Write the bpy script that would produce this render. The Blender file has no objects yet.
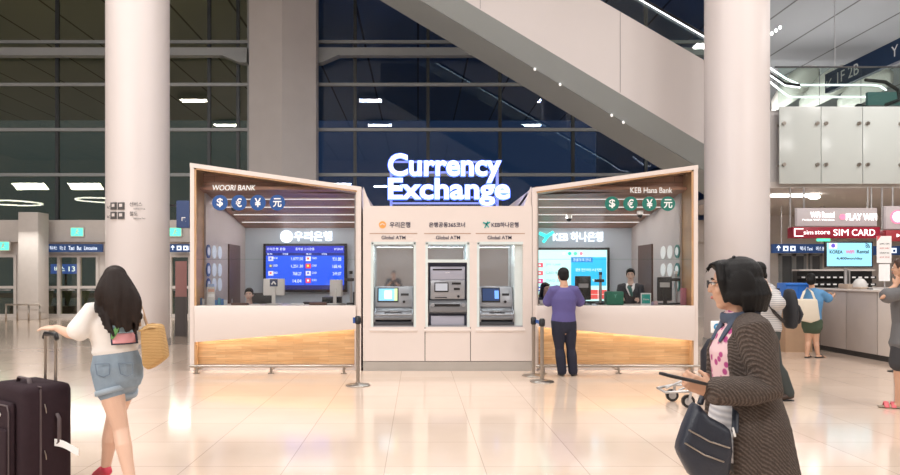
import bpy, bmesh, math, random
from mathutils import Vector, Matrix
random.seed(7)
S = bpy.context.scene
COL = S.collection
# ------------------------------------------------------------------ camera
F = 680.0; CX = 418.0; CY = 275.0; EYE = 1.55
cam_d = bpy.data.cameras.new('camera'); cam = bpy.data.objects.new('camera', cam_d); COL.objects.link(cam)
cam.location = (0, 0, EYE); cam.rotation_euler = (math.pi/2, 0, 0)
cam_d.sensor_width = 36; cam_d.lens = F/900*36
cam_d.shift_x = (450-CX)/900; cam_d.shift_y = (CY-237.5)/900
cam_d.clip_end = 300; S.camera = cam
# ------------------------------------------------------------------ world, exposure
w = bpy.data.worlds.new('night'); S.world = w; w.use_nodes = True
w.node_tree.nodes['Background'].inputs[0].default_value = (0.028, 0.043, 0.058, 1)
w.node_tree.nodes['Background'].inputs[1].default_value = 1.0
S.view_settings.view_transform = 'Standard'; S.view_settings.look = 'None'
S.view_settings.gamma = 1; S.view_settings.use_curve_mapping = False
S.view_settings.exposure = 0.0
S.cycles.use_denoising = True
S.cycles.max_bounces = 8
S.cycles.transparent_max_bounces = 16
S.cycles.sample_clamp_indirect = 6
def area(name, loc, rot, sx, sy, power, col=(1, 0.965, 0.94)):
    l = bpy.data.lights.new(name, 'AREA'); l.shape = 'RECTANGLE'; l.size = sx; l.size_y = sy
    l.energy = power; l.color = col
    o = bpy.data.objects.new(name, l); o.location = loc; o.rotation_euler = rot; COL.objects.link(o); return o
LS = .43
LIGHTS = []      # luminaires: built as fixtures further down
for i in (0, 1, 2, 3, 6, 7): LIGHTS.append((-15.4+i*4.4, -4.0, 8.6, 30, 2.6, 0.9 if i != 3 else .25, 1200 if i != 3 else 500))
for x_ in (-30.8, -26.4, -22.0): LIGHTS.append((x_, -4.0, 8.6, 30, 2.6, 0.9, 500))
for i in range(6): LIGHTS.append((-13+i*5.2, 4.0, 11.7, 0, 1.6, 0.8, 600))
for i in range(6): LIGHTS.append((-13+i*5.2, 10.5, 11.7, 0, 1.6, 0.8, 520))
for i in range(3): LIGHTS.append((15+i*5.0, 22.0, 11.7, 0, 1.6, 0.8, 420))
for (lx, ly, lz, tilt, sx, sy, pw) in LIGHTS:
    area('hall_light', (lx, ly, lz), (math.radians(tilt), 0, 0), sx, sy, pw*LS)
area('mezzanine_light', (10.2, 19.6, 3.70), (0, 0, 0), 3.0, 0.25, 70, (1, .95, .9))
area('mezzanine_light', (13.0, 14.0, 8.5), (0, 0, 0), 3.0, 1.0, 170)  # unseen fill in open air, added to brighten the mezzanine front panels
area('door_light', (-11.5, 23.0, 3.3), (math.radians(-25), 0, 0), 8.0, 0.2, 130, (1, .95, .88))  # added fill near the far doors to lift the portal wall; no fixture
# ------------------------------------------------------------------ helpers
def at(px, py, Y): return Vector(((px-CX)*Y/F, Y, EYE+(CY-py)*Y/F))
def V(*a): return Vector(a)
def W(o):
    m = Matrix.LocRotScale(o.location, o.rotation_euler, o.scale)
    return W(o.parent) @ m if o.parent else m
def tag(o, label=None, cat=None, group=None, kind=None):
    if label: o['label'] = label
    if cat: o['category'] = cat
    if group: o['group'] = group
    if kind: o['kind'] = kind
    return o
def thing(name, loc, label, cat, group=None):
    o = bpy.data.objects.new(name, None); COL.objects.link(o); o.location = loc
    o.empty_display_size = .1
    return tag(o, label, cat, group)
def copy_tree(o, parent=None):
    c = o.copy(); COL.objects.link(c); c.parent = parent
    for ch in [x for x in bpy.data.objects if x.parent == o]: copy_tree(ch, c)
    return c
class MB:
    def __init__(s): s.b = bmesh.new(); s.mi = 0
    def _f(s, vs):
        try:
            f = s.b.faces.new(vs); f.material_index = s.mi; return f
        except ValueError: return None
    def box(s, x0, x1, y0, y1, z0, z1, rz=0, piv=None):
        p = [V(x, y, z) for z in (z0, z1) for y in (y0, y1) for x in (x0, x1)]
        if rz:
            c = piv or V((x0+x1)/2, (y0+y1)/2, 0); R = Matrix.Rotation(rz, 3, 'Z')
            p = [R @ (q-c)+c for q in p]
        v = [s.b.verts.new(q) for q in p]
        for f in ((0,2,3,1),(4,5,7,6),(0,1,5,4),(2,6,7,3),(0,4,6,2),(1,3,7,5)): s._f([v[i] for i in f])
        return s
    def bar(s, a, b, w, h, up=(0, 0, 1)):
        a = V(*a); b = V(*b); t = (b-a).normalized(); u = V(*up); u = (u-t*u.dot(t)).normalized(); r = t.cross(u)
        v = [s.b.verts.new(p+r*(w/2*i)+u*(h/2*j)) for p in (a, b) for j in (-1, 1) for i in (-1, 1)]
        for f in ((0,2,3,1),(4,5,7,6),(0,1,5,4),(2,6,7,3),(0,4,6,2),(1,3,7,5)): s._f([v[i] for i in f])
        return s
    def prism(s, pts, d):       # planar polygon (list of Vectors) extruded by vector d
        d = V(*d); a = [s.b.verts.new(p) for p in pts]; b = [s.b.verts.new(V(*p)+d) for p in pts]
        s._f(a[::-1]); s._f(b)
        n = len(pts)
        for i in range(n): s._f([a[i], a[(i+1) % n], b[(i+1) % n], b[i]])
        return s
    def tube(s, pts, radii, ref=None, n=14, caps=True):
        pts = [V(*p) for p in pts]
        rr = [(r, r) if not isinstance(r, (tuple, list)) else tuple(r) for r in radii]
        ref = V(*ref) if ref is not None else None
        rings = []; m = len(pts); u = None
        T = []
        for i in range(m):
            t = (pts[min(i+1, m-1)]-pts[max(i-1, 0)]); T.append(t.normalized())
        seq = [(pts[i], rr[i], T[i]) for i in range(m)]
        if caps:
            def cap(i, sg):
                p, r, t = seq[i]; k = min(r)
                return [(p+t*sg*k*.45, (r[0]*.85, r[1]*.85), t), (p+t*sg*k*.75, (r[0]*.5, r[1]*.5), t)]
            seq = cap(0, -1)[::-1]+seq+cap(m-1, 1)
        for p, r, t in seq:
            if ref is not None: uu = ref-t*ref.dot(t)
            elif u is None:
                a = V(0, 0, 1) if abs(t.z) < .9 else V(1, 0, 0); uu = a-t*a.dot(t)
            else: uu = u-t*u.dot(t)
            if uu.length < 1e-5: uu = t.orthogonal()
            u = uu.normalized(); v = t.cross(u)
            rings.append([s.b.verts.new(p+u*(r[0]*math.cos(2*math.pi*k/n))+v*(r[1]*math.sin(2*math.pi*k/n))) for k in range(n)])
        for i in range(len(rings)-1):
            A, B = rings[i], rings[i+1]
            for k in range(n): s._f([A[k], A[(k+1) % n], B[(k+1) % n], B[k]])
        s._f(rings[0][::-1]); s._f(rings[-1])
        return s
    def cyl(s, a, b, r, n=20, r2=None):
        return s.tube([a, b], [r, r if r2 is None else r2], n=n, caps=False)
    def ell(s, c, rx, ry, rz, X=(1, 0, 0), Y=(0, 1, 0), n=16, m=10):
        c = V(*c); X = V(*X).normalized(); Y = V(*Y).normalized(); Z = X.cross(Y)
        rings = []
        for i in range(1, m):
            th = math.pi*i/m
            rings.append([s.b.verts.new(c+X*(rx*math.sin(th)*math.cos(2*math.pi*k/n))+Y*(ry*math.sin(th)*math.sin(2*math.pi*k/n))+Z*(rz*math.cos(th))) for k in range(n)])
        top = s.b.verts.new(c+Z*rz); bot = s.b.verts.new(c-Z*rz)
        for k in range(n):
            s._f([top, rings[0][k], rings[0][(k+1) % n]]); s._f([bot, rings[-1][(k+1) % n], rings[-1][k]])
        for i in range(len(rings)-1):
            for k in range(n): s._f([rings[i][k], rings[i+1][k], rings[i+1][(k+1) % n], rings[i][(k+1) % n]])
        return s
    def lathe(s, c, prof, n=28):   # prof: (r, z)
        c = V(*c); rings = []
        for r, z in prof: rings.append([s.b.verts.new(c+V(r*math.cos(2*math.pi*k/n), r*math.sin(2*math.pi*k/n), z)) for k in range(n)])
        for i in range(len(rings)-1):
            for k in range(n): s._f([rings[i][k], rings[i][(k+1) % n], rings[i+1][(k+1) % n], rings[i+1][k]])
        s._f(rings[0][::-1]); s._f(rings[-1]); return s
    def grid(s, fn, nu, nv):
        g = [[s.b.verts.new(fn(i/nu, j/nv)) for j in range(nv+1)] for i in range(nu+1)]
        for i in range(nu):
            for j in range(nv): s._f([g[i][j], g[i+1][j], g[i+1][j+1], g[i][j+1]])
        return s
    def build(s, name, mat, parent=None, bevel=0, smooth=None, origin='base', voxel=None, sm=4, solid=0):
        bmesh.ops.recalc_face_normals(s.b, faces=s.b.faces[:])
        me = bpy.data.meshes.new(name); s.b.to_mesh(me); s.b.free()
        o = bpy.data.objects.new(name, me)
        mats = mat if isinstance(mat, (list, tuple)) else [mat]
        for m in mats: me.materials.append(m)
        if voxel or solid or bevel:
            COL.objects.link(o)
            if voxel:
                md = o.modifiers.new('r', 'REMESH'); md.mode = 'VOXEL'; md.voxel_size = voxel
                md = o.modifiers.new('s', 'SMOOTH'); md.factor = .5; md.iterations = sm
            if solid:
                md = o.modifiers.new('so', 'SOLIDIFY'); md.thickness = solid; md.offset = 0
            if bevel:
                md = o.modifiers.new('b', 'BEVEL'); md.width = bevel; md.segments = 2; md.limit_method = 'ANGLE'; md.angle_limit = .7
            dg = bpy.context.evaluated_depsgraph_get(); dg.update()
            me2 = bpy.data.meshes.new_from_object(o.evaluated_get(dg)); me2.name = name
            o.modifiers.clear(); o.data = me2; bpy.data.meshes.remove(me); me = me2
            if not me.materials: [me.materials.append(m) for m in mats]
            COL.objects.unlink(o)
        if smooth is None: smooth = bool(voxel)
        if smooth: 
            for p in me.polygons: p.use_smooth = True
            if smooth == 'auto': me.set_sharp_from_angle(angle=.7)
        elif bevel: 
            for p in me.polygons: p.use_smooth = True
            me.set_sharp_from_angle(angle=.9)
        COL.objects.link(o)
        if parent: 
            o.parent = parent; me.transform(W(parent).inverted())
        elif origin:
            xs = [v.co for v in me.vertices]
            lo = V(*[min(c[i] for c in xs) for i in range(3)]); hi = V(*[max(c[i] for c in xs) for i in range(3)])
            c = V((lo.x+hi.x)/2, (lo.y+hi.y)/2, lo.z); me.transform(Matrix.Translation(-c)); o.location = c
        me.update()
        return o
def box(name, mat, parent, *a, bevel=0, **k): return MB().box(*a, **k).build(name, mat, parent, bevel=bevel)
def text(name, st, mat, parent, c, w=None, h=None, d=.004, rz=0, bold=0, loose=False, rx=0, shear=0):
    cu = bpy.data.curves.new('t', 'FONT'); cu.body = st; cu.align_x = 'CENTER'; cu.extrude = .02; cu.offset = bold; cu.shear = shear
    cu.resolution_u = 4
    o = bpy.data.objects.new('t', cu); COL.objects.link(o)
    dg = bpy.context.evaluated_depsgraph_get(); dg.update()
    me = bpy.data.meshes.new_from_object(o.evaluated_get(dg)); bpy.data.objects.remove(o)
    xs = [v.co.x for v in me.vertices]; ys = [v.co.y for v in me.vertices]
    if not xs: return None
    ww, hh = max(xs)-min(xs), max(ys)-min(ys)
    sx = w/ww if w else h/hh; sy = h/hh if h else w/ww
    me.transform(Matrix.Translation((-(max(xs)+min(xs))/2, -(max(ys)+min(ys))/2, 0)))
    me.transform(Matrix.Diagonal((sx, sy, d/.04, 1)))
    me.transform(Matrix.Translation(c) @ Matrix.Rotation(rz, 4, 'Z') @ Matrix.Rotation(math.pi/2+rx, 4, 'X'))
    me.materials.clear(); me.materials.append(mat)
    for p in me.polygons: p.material_index = 0
    if loose:
        b = bmesh.new(); b.from_mesh(me); bmesh.ops.remove_doubles(b, verts=b.verts[:], dist=1e-5)
        seen = set(); out = []
        b.verts.ensure_lookup_table()
        for v in b.verts:
            if v.index in seen: continue
            st_ = [v]; comp = set([v.index])
            while st_:
                q = st_.pop()
                for e in q.link_edges:
                    r = e.other_vert(q)
                    if r.index not in comp: comp.add(r.index); st_.append(r)
            seen |= comp; out.append(comp)
        objs = []
        for comp in out:
            nb = MB(); mp = {i: nb.b.verts.new(b.verts[i].co) for i in comp}
            for f in b.faces:
                if f.verts[0].index in comp: nb._f([mp[q.index] for q in f.verts])
            objs.append(nb.build(name, mat, parent))
        b.free(); bpy.data.meshes.remove(me); return objs
    me.name = name
    o = bpy.data.objects.new(name, me); COL.objects.link(o)
    if parent: o.parent = parent; me.transform(W(parent).inverted())
    return o
# ------------------------------------------------------------------ materials
def nt(m): return m.node_tree.nodes, m.node_tree.links
def mat(name, col, rough=.5, metal=0., var=.06, scale=6., bump=0., emit=None, es=0., spec=.5, coat=0., bscale=None, alpha=1.):
    m = bpy.data.materials.new(name); m.use_nodes = True; n, l = nt(m); b = n['Principled BSDF']
    b.inputs['Roughness'].default_value = rough; b.inputs['Metallic'].default_value = metal
    b.inputs['Specular IOR Level'].default_value = spec; b.inputs['Coat Weight'].default_value = coat
    tc = n.new('ShaderNodeTexCoord')
    nz = n.new('ShaderNodeTexNoise'); nz.inputs['Scale'].default_value = scale; nz.inputs['Detail'].default_value = 4
    l.new(tc.outputs['Object'], nz.inputs['Vector'])
    mx = n.new('ShaderNodeMix'); mx.data_type = 'RGBA'
    mx.inputs[6].default_value = tuple(c*(1-var) for c in col)+(1,); mx.inputs[7].default_value = tuple(min(1, c*(1+var)) for c in col)+(1,)
    l.new(nz.outputs['Fac'], mx.inputs[0]); l.new(mx.outputs[2], b.inputs['Base Color'])
    if bump:
        nb = n.new('ShaderNodeTexNoise'); nb.inputs['Scale'].default_value = bscale or scale*12; nb.inputs['Detail'].default_value = 3
        l.new(tc.outputs['Object'], nb.inputs['Vector'])
        bp = n.new('ShaderNodeBump'); bp.inputs['Strength'].default_value = bump; bp.inputs['Distance'].default_value = .01
        l.new(nb.outputs['Fac'], bp.inputs['Height']); l.new(bp.outputs['Normal'], b.inputs['Normal'])
    if emit:
        b.inputs['Emission Color'].default_value = tuple(emit)+(1,); b.inputs['Emission Strength'].default_value = es
    return m
def swz(n, l, tc, ax):   # pick two object axes as u,v
    sp = n.new('ShaderNodeSeparateXYZ'); l.new(tc.outputs['Object'], sp.inputs[0]); cb = n.new('ShaderNodeCombineXYZ')
    l.new(sp.outputs[ax[0]], cb.inputs[0]); l.new(sp.outputs[ax[1]], cb.inputs[1]); return cb
def bricks(name, c1, c2, mortar, bw, rh, ms, ax='XZ', rough=.4, off=.5, offset_xy=(0, 0), grain=.0, coat=0., bump=0., gscale=(2, 40), freq=2):
    m = bpy.data.materials.new(name); m.use_nodes = True; n, l = nt(m); b = n['Principled BSDF']
    b.inputs['Roughness'].default_value = rough; b.inputs['Coat Weight'].default_value = coat; b.inputs['Coat Roughness'].default_value = .08
    tc = n.new('ShaderNodeTexCoord'); cb = swz(n, l, tc, ax)
    mp = n.new('ShaderNodeMapping'); mp.inputs['Location'].default_value = (offset_xy[0], offset_xy[1], 0); l.new(cb.outputs[0], mp.inputs[0])
    bt = n.new('ShaderNodeTexBrick'); bt.inputs['Scale'].default_value = 1; bt.inputs['Brick Width'].default_value = bw
    bt.inputs['Row Height'].default_value = rh; bt.inputs['Mortar Size'].default_value = ms; bt.inputs['Mortar Smooth'].default_value = .1; bt.offset = off; bt.offset_frequency = freq
    bt.inputs['Color1'].default_value = c1+(1,); bt.inputs['Color2'].default_value = c2+(1,); bt.inputs['Mortar'].default_value = mortar+(1,)
    l.new(mp.outputs[0], bt.inputs['Vector'])
    nz = n.new('ShaderNodeTexNoise'); nz.inputs['Scale'].default_value = 1; nz.inputs['Detail'].default_value = 5
    m2 = n.new('ShaderNodeMapping'); m2.inputs['Scale'].default_value = (gscale[0], gscale[1], 1); l.new(cb.outputs[0], m2.inputs[0]); l.new(m2.outputs[0], nz.inputs['Vector'])
    mx = n.new('ShaderNodeMix'); mx.data_type = 'RGBA'; mx.blend_type = 'MULTIPLY'; mx.inputs[0].default_value = grain
    cr = n.new('ShaderNodeValToRGB'); cr.color_ramp.elements[0].position = .3; cr.color_ramp.elements[1].position = .7
    cr.color_ramp.elements[0].color = (.35, .35, .35, 1)
    l.new(nz.outputs['Fac'], cr.inputs[0]); l.new(bt.outputs['Color'], mx.inputs[6]); l.new(cr.outputs[0], mx.inputs[7]); l.new(mx.outputs[2], b.inputs['Base Color'])
    if bump:
        bp = n.new('ShaderNodeBump'); bp.inputs['Strength'].default_value = bump; bp.inputs['Distance'].default_value = .004; bp.invert = True
        l.new(bt.outputs['Fac'], bp.inputs['Height']); l.new(bp.outputs[0], b.inputs['Normal'])
    return m
def glass(name, tint=(1, 1, 1), ior=1.45, rough=.0, boost=1.0):
    m = bpy.data.materials.new(name); m.use_nodes = True; n, l = nt(m); n.remove(n['Principled BSDF'])
    tr = n.new('ShaderNodeBsdfTransparent'); tr.inputs[0].default_value = tint+(1,)
    gl = n.new('ShaderNodeBsdfGlossy'); gl.inputs['Roughness'].default_value = rough
    fr = n.new('ShaderNodeFresnel'); fr.inputs[0].default_value = ior
    nz = n.new('ShaderNodeTexNoise'); nz.inputs['Scale'].default_value = .4
    mt = n.new('ShaderNodeMath'); mt.operation = 'MULTIPLY'; mt.inputs[1].default_value = boost; mt.use_clamp = True; l.new(fr.outputs[0], mt.inputs[0])
    mx = n.new('ShaderNodeMixShader'); l.new(mt.outputs[0], mx.inputs[0]); l.new(tr.outputs[0], mx.inputs[1]); l.new(gl.outputs[0], mx.inputs[2])
    l.new(mx.outputs[0], n['Material Output'].inputs[0]); return m
def emis(name, col, s):
    m = bpy.data.materials.new(name); m.use_nodes = True; n, l = nt(m); b = n['Principled BSDF']
    b.inputs['Base Color'].default_value = tuple(c*.6 for c in col)+(1,); b.inputs['Emission Color'].default_value = tuple(col)+(1,)
    b.inputs['Emission Strength'].default_value = s; b.inputs['Roughness'].default_value = .4; return m
def stripes(name, ca, cb_, scale, ax='Z', rough=.8, dist=0., kind='BANDS', thresh=None):
    m = bpy.data.materials.new(name); m.use_nodes = True; n, l = nt(m); b = n['Principled BSDF']; b.inputs['Roughness'].default_value = rough
    tc = n.new('ShaderNodeTexCoord'); wv = n.new('ShaderNodeTexWave'); wv.bands_direction = ax; wv.inputs['Scale'].default_value = scale; wv.inputs['Distortion'].default_value = dist
    l.new(tc.outputs['Object'], wv.inputs['Vector'])
    cr = n.new('ShaderNodeValToRGB'); cr.color_ramp.elements[0].color = ca+(1,); cr.color_ramp.elements[1].color = cb_+(1,)
    if thresh: cr.color_ramp.elements[0].position = thresh-.05; cr.color_ramp.elements[1].position = thresh+.05
    l.new(wv.outputs['Fac'], cr.inputs[0]); l.new(cr.outputs[0], b.inputs['Base Color'])
    bp = n.new('ShaderNodeBump'); bp.inputs['Strength'].default_value = .4; bp.inputs['Distance'].default_value = .006
    l.new(wv.outputs['Fac'], bp.inputs['Height']); l.new(bp.outputs[0], b.inputs['Normal']); return m
M = {}
M['floor'] = bricks('polished_tile', (.76, .60, .48), (.80, .64, .52), (.54, .42, .34), .8, .8, .004, 'XY', .13, 0, (.265, .093), .12, coat=.35, gscale=(1.2, 1.2))
M['ceiling'] = bricks('ceiling_panel', (.39, .42, .44), (.41, .44, .46), (.12, .12, .12), 2.4, 200, .05, 'XY', .6, 0, (0, 0), .1, gscale=(.3, .3))
M['wallw'] = mat('hall_wall_paint', (.62, .58, .55), .6)
M['column'] = mat('column_panel', (.69, .635, .62), .38, var=.02, scale=1)
M['pier'] = mat('pier_concrete', (.52, .50, .50), .55, var=.08, scale=1.5)
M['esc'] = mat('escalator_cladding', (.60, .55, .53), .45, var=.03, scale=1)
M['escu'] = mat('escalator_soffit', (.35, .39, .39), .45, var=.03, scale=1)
M['dark'] = mat('dark_metal', (.02, .02, .022), .4)
M['black'] = mat('black_plastic', (.012, .012, .014), .35)
M['alu'] = mat('brushed_aluminium', (.55, .55, .56), .35, metal=.8)
M['steel'] = mat('brushed_steel', (.42, .38, .34), .3, metal=1.)
M['mullion'] = mat('mullion_paint', (.28, .30, .31), .4)
M['mullion_dark'] = mat('mullion_dark', (.02, .025, .03), .4)
M['night'] = glass('night_glass', (.60, .74, 1), 1.5, 0, 1.4)  # blue tint puts the lit sign's blue light into the pane colour
M['nightg'] = glass('night_glass_green', (1, 1, .84), 1.5, 0, 1.4)
M['clear'] = glass('clear_glass', (.97, .98, .98), 1.45)
M['clearg'] = glass('balustrade_glass', (.86, .93, .90), 1.5)
M['frost'] = mat('frosted_panel', (.56, .60, .58), .22, var=.03, scale=.6)
M['cream'] = mat('booth_laminate', (.74, .66, .62), .4, var=.015)
M['slab'] = mat('counter_solid_surface', (.72, .645, .61), .35, var=.015)
M['plinth'] = mat('plinth', (.42, .39, .36), .4)
M['wood'] = bricks('oak_staves', (.62, .35, .16), (.76, .48, .25), (.42, .25, .13), .42, .042, .0012, 'XZ', .35, .37, (0, 0), .5, gscale=(3, 60))
M['woodv'] = bricks('oak_jamb', (.62, .36, .18), (.68, .42, .22), (.5, .28, .14), 3, .3, .0, 'XZ', .4, .5, (0, 0), .5, gscale=(60, 3))
M['plank'] = bricks('walnut_planks', (.42, .18, .11), (.60, .31, .20), (.15, .08, .05), 1.1, .14, .003, 'XY', .4, .43, (0, 0), .5, gscale=(3, 40))
M['plankv'] = bricks('walnut_fascia', (.42, .18, .11), (.60, .31, .20), (.15, .08, .05), 1.1, .10, .003, 'XZ', .4, .43, (0, 0), .5, gscale=(3, 40))
M['sidew'] = mat('booth_side_wall', (.52, .46, .44), .5, var=.05, scale=3)
M['backw'] = mat('booth_back_wall', (.50, .56, .62), .45, var=.02)
M['brown'] = mat('brown_door', (.10, .05, .035), .4)
M['led'] = emis('led_strip', (1, .95, .92), .9)
M['ledw'] = emis('led_warm', (1, .93, .78), 1.6)
M['signw'] = emis('sign_letter_white', (.88, .92, 1), 1.5)
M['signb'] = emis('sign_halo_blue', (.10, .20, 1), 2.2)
M['white'] = mat('white_print', (.85, .85, .85), .4, emit=(1, 1, 1), es=.05)
M['whitep'] = mat('white_plastic', (.75, .74, .72), .35)
M['navyink'] = mat('navy_ink', (.03, .03, .07), .5)
M['greyink'] = mat('grey_ink', (.09, .085, .085), .5)
M['blue'] = mat('sign_blue', (.01, .075, .28), .35)
M['green'] = mat('sign_green', (.01, .17, .13), .35)
M['orange'] = mat('logo_orange', (.85, .38, .10), .4)
M['teal'] = mat('logo_teal', (.02, .35, .33), .4)
def struct(o, label=None): return tag(o, label, None, None, 'structure')
# ------------------------------------------------------------------ the hall shell
struct(MB().box(-36.2, 30.2, -12.2, 46, -.15, 0).build('floor', M['floor'], None, origin=None))
struct(MB().box(-36.2, 30.2, -12.2, 46, 12.0, 12.2).build('ceiling', M['ceiling'], None, origin=None))
struct(box('wall_left', M['wallw'], None, -36.2, -36, -12, 24.5, 0, 12))
struct(box('wall_right', M['wallw'], None, 30, 30.2, -12, 45.8, 0, 12))
struct(box('wall_behind', M['wallw'], None, -36, 30, -12.2, -12, 0, 12))
struct(box('wall_far', M['wallw'], None, 12.25, 30, 45.8, 46, 0, 12))
struct(box('wall_return', M['wallw'], None, 12.0, 12.25, 25.2, 45.8, 0, 12))
YW = 25.0
# portal wall under the glazing (doors stand in it)
m = MB()
DR = [(-5, 18, 'a'), (40, 100, 'b'), (170, 192, 'c')]
spans = [(at(a, 0, YW).x, at(b, 0, YW).x) for a, b, _ in DR]
x = -36.0
ztop = 3.57; zdoor = 2.30
for a, b in spans:
    m.box(x, a, YW-.05, YW+.2, 0, zdoor); x = b
m.box(x, 12.0, YW-.05, YW+.2, 0, zdoor)
m.box(-36, 12.0, YW-.05, YW+.2, zdoor, ztop)
m.box(-36, 12.0, YW-.35, YW-.05, 2.75, ztop-.03)
struct(m.build('wall_back', M['wallw'], None))
for i, (a, b) in enumerate(spans):
    d = thing('door_%d' % (i+1), ((a+b)/2, YW, 0), None, None); struct(d)
    f = MB(); t = .10
    f.box(a, a+t, YW-.12, YW+.05, 0, zdoor).box(b-t, b, YW-.12, YW+.05, 0, zdoor).box(a+t, b-t, YW-.12, YW+.05, zdoor-t, zdoor)
    nn = 3 if b-a > 1.5 else 1
    for k in range(1, nn): xx = a+(b-a)*k/nn; f.box(xx-.05, xx+.05, YW-.12, YW+.05, 0, zdoor-t)
    f.box(a+t, b-t, YW-.10, YW+.03, 1.05, 1.15).box(a+t, b-t, YW-.10, YW+.03, 0, .12)
    f.build('door_frame', M['wallw'], d)
    box('glass_pane', M['nightg'], d, a+t, b-t, YW-.01, YW, .12, zdoor-t)
    for k in range(nn): xx = a+(b-a)*(k+.5)/nn; MB().cyl((xx-.25, YW-.16, 1.0), (xx+.25, YW-.16, 1.0), .018, 10).build('push_bar', M['alu'], d, smooth=True)
# pavement, road and a lit stop sign outside the doors
struct(MB().box(-60, 12, 25.2, 60, -.2, -.02).build('trim_1', mat('night_pavement', (.10, .10, .10), .8), None, origin=None))
s = thing('bus_stop_sign', (-14.5, 28, 0), 'small blue lit bus stop sign on a post outside the glass doors', 'sign')
box('post', M['dark'], s, -14.54, -14.46, 27.98, 28.02, 0, 1.6)
box('sign_board', emis('stop_sign_blue', (.04, .10, .45), .8), s, -15.1, -13.9, 27.95, 28.05, 1.6, 2.0)
stt = emis('stop_sign_text', (.8, .9, 1), 1.5); text('lettering', '버스', stt, s, (-14.72, 27.93, 1.8), w=.42, h=.22); text('lettering', '13', stt, s, (-14.22, 27.93, 1.8), w=.26, h=.2)
for k, (xx, hh) in enumerate([(-15.8, .9), (-15.2, .8), (-14.6, 1.0), (-13.9, .85), (-13.2, .95), (-12.6, .8)]):
    p = MB()
    for j in range(26):
        a_ = random.random()*6.28; r_ = random.uniform(.05, .3)
        p.tube([(xx, 27, .3), (xx+math.cos(a_)*r_*.5, 27+math.sin(a_)*r_*.5, .3+hh*.6), (xx+math.cos(a_)*r_, 27+math.sin(a_)*r_, .3+hh*random.uniform(.7, 1))], [.012, .018, .004], n=5)
    b_ = p.build('shrub', mat('shrub_green', (.05, .12, .05), .7), None)
    tag(b_, 'green planter shrub outside the glass doors, seen through the panes', 'plant', 'shrubs outside the doors')
    q = MB().box(xx-.28, xx+.28, 26.75, 27.25, -.02, .32).build('planter_box', M['dark'], None, bevel=.02)
    tag(q, 'dark planter box outside the glass doors holding a shrub', 'planter', 'planters outside the doors')
# small pilaster left, exit signs, blue direction signs
tag(box('square_pillar', M['wallw'], None, at(18, 0, 23.5).x, at(38, 0, 23.5).x, 23.5, 24.2, 0, at(0, 212, 23.5).z, bevel=.02),
    'pale square pillar between the two glass doors at far left', 'pillar')
greenlit = emis('exit_sign_green', (.10, .85, .48), 1.6)
for px, lab in ((77, 'green exit sign above the glass doors, right of the square pillar'), (3, 'green exit sign at the far left edge above the doors'),
                (175, 'green exit sign just right of the left round column')):
    c = at(px, 232 if px > 50 else 246, 24.55)
    e = thing('exit_sign', (c.x, c.y, c.z-.14), lab, 'exit sign', 'exit signs')
    box('housing', M['whitep'], e, c.x-.24, c.x+.24, c.y, c.y+.08, c.z-.17, c.z+.17)
    box('lit_panel', greenlit, e, c.x-.21, c.x+.21, c.y-.01, c.y, c.z-.14, c.z+.14)
    fg = MB().ell((c.x+.02, c.y-.015, c.z+.08), .03, .008, .03); fg.tube([(c.x+.01, c.y-.015, c.z+.04), (c.x-.01, c.y-.015, c.z-.03)], [.03, .025], n=8)
    fg.tube([(c.x-.01, c.y-.015, c.z-.03), (c.x-.07, c.y-.015, c.z-.09)], [.015, .012], n=8); fg.tube([(c.x-.01, c.y-.015, c.z-.03), (c.x+.06, c.y-.015, c.z-.08)], [.015, .012], n=8)
    fg.tube([(c.x+.0, c.y-.015, c.z+.03), (c.x+.08, c.y-.015, c.z+.01)], [.013, .01], n=8)
    fg.build('running_figure', M['white'], e)
signlit = emis('sign_face_blue', (.02, .07, .22), .3); signtxt = emis('sign_text_white', (.8, .88, 1), 1.1)
def dirsign(px0, px1, y0, y1, Y, st, lab):
    a, b = at(px0, y1, Y), at(px1, y0, Y)
    t = thing('direction_sign', ((a.x+b.x)/2, Y, a.z), lab, 'direction sign', 'blue direction signs')
    box('sign_box', signlit, t, a.x, b.x, Y, Y+.12, a.z, b.z)
    zz = 3.75 if px0 > 700 else 0
    if zz:
        for xx in (a.x+.3, b.x-.3): MB().cyl((xx, Y+.06, b.z), (xx, Y+.06, zz), .02, 8).build('hanger_rod', M['alu'], t)
    else:
        for xx in (a.x+.3, b.x-.3): MB().bar((xx, Y+.12, (a.z+b.z)/2+.1), (xx, 24.96, (a.z+b.z)/2+.1), .05, .05).build('bracket', M['alu'], t)
    h = b.z-a.z; wd = b.x-a.x
    ws = st.split('  '); tot = sum(len(q) for q in ws)+2*(len(ws)-1); x_ = a.x+h*3.0; W0 = wd-h*3.6
    for q in ws:
        wq = W0*len(q)/tot; text('lettering', q, signtxt, t, (x_+wq/2, Y-.01, (a.z+b.z)/2), w=wq, h=h*.5); x_ += wq+W0*2/tot
    for k in range(3):
        cx = a.x+h*(.6+.8*k)
        if k == 0: 
            MB().bar((cx, Y-.01, a.z+h*.25), (cx, Y-.01, b.z-h*.25), h*.1, .01, (0, 1, 0)).bar((cx-h*.2, Y-.01, b.z-h*.45), (cx, Y-.01, b.z-h*.2), h*.1, .01, (0, 1, 0)).bar((cx+h*.2, Y-.01, b.z-h*.45), (cx, Y-.01, b.z-h*.2), h*.1, .01, (0, 1, 0)).build('arrow', signtxt, t)
        else:
            pic = box('pictogram', signtxt, t, cx-h*.28, cx+h*.28, Y-.015, Y, a.z+h*.22, b.z-h*.22)
            box('pictogram_figure', signlit, pic, cx-h*.12, cx+h*.12, Y-.02, Y-.015, a.z+h*.35, b.z-h*.4)
    return t
dirsign(26, 102, 244, 252, 24.3, '택시·버스  타는 곳  Taxi  Bus  Limousine', 'long blue direction sign above the glass doors left of the round column')
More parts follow.
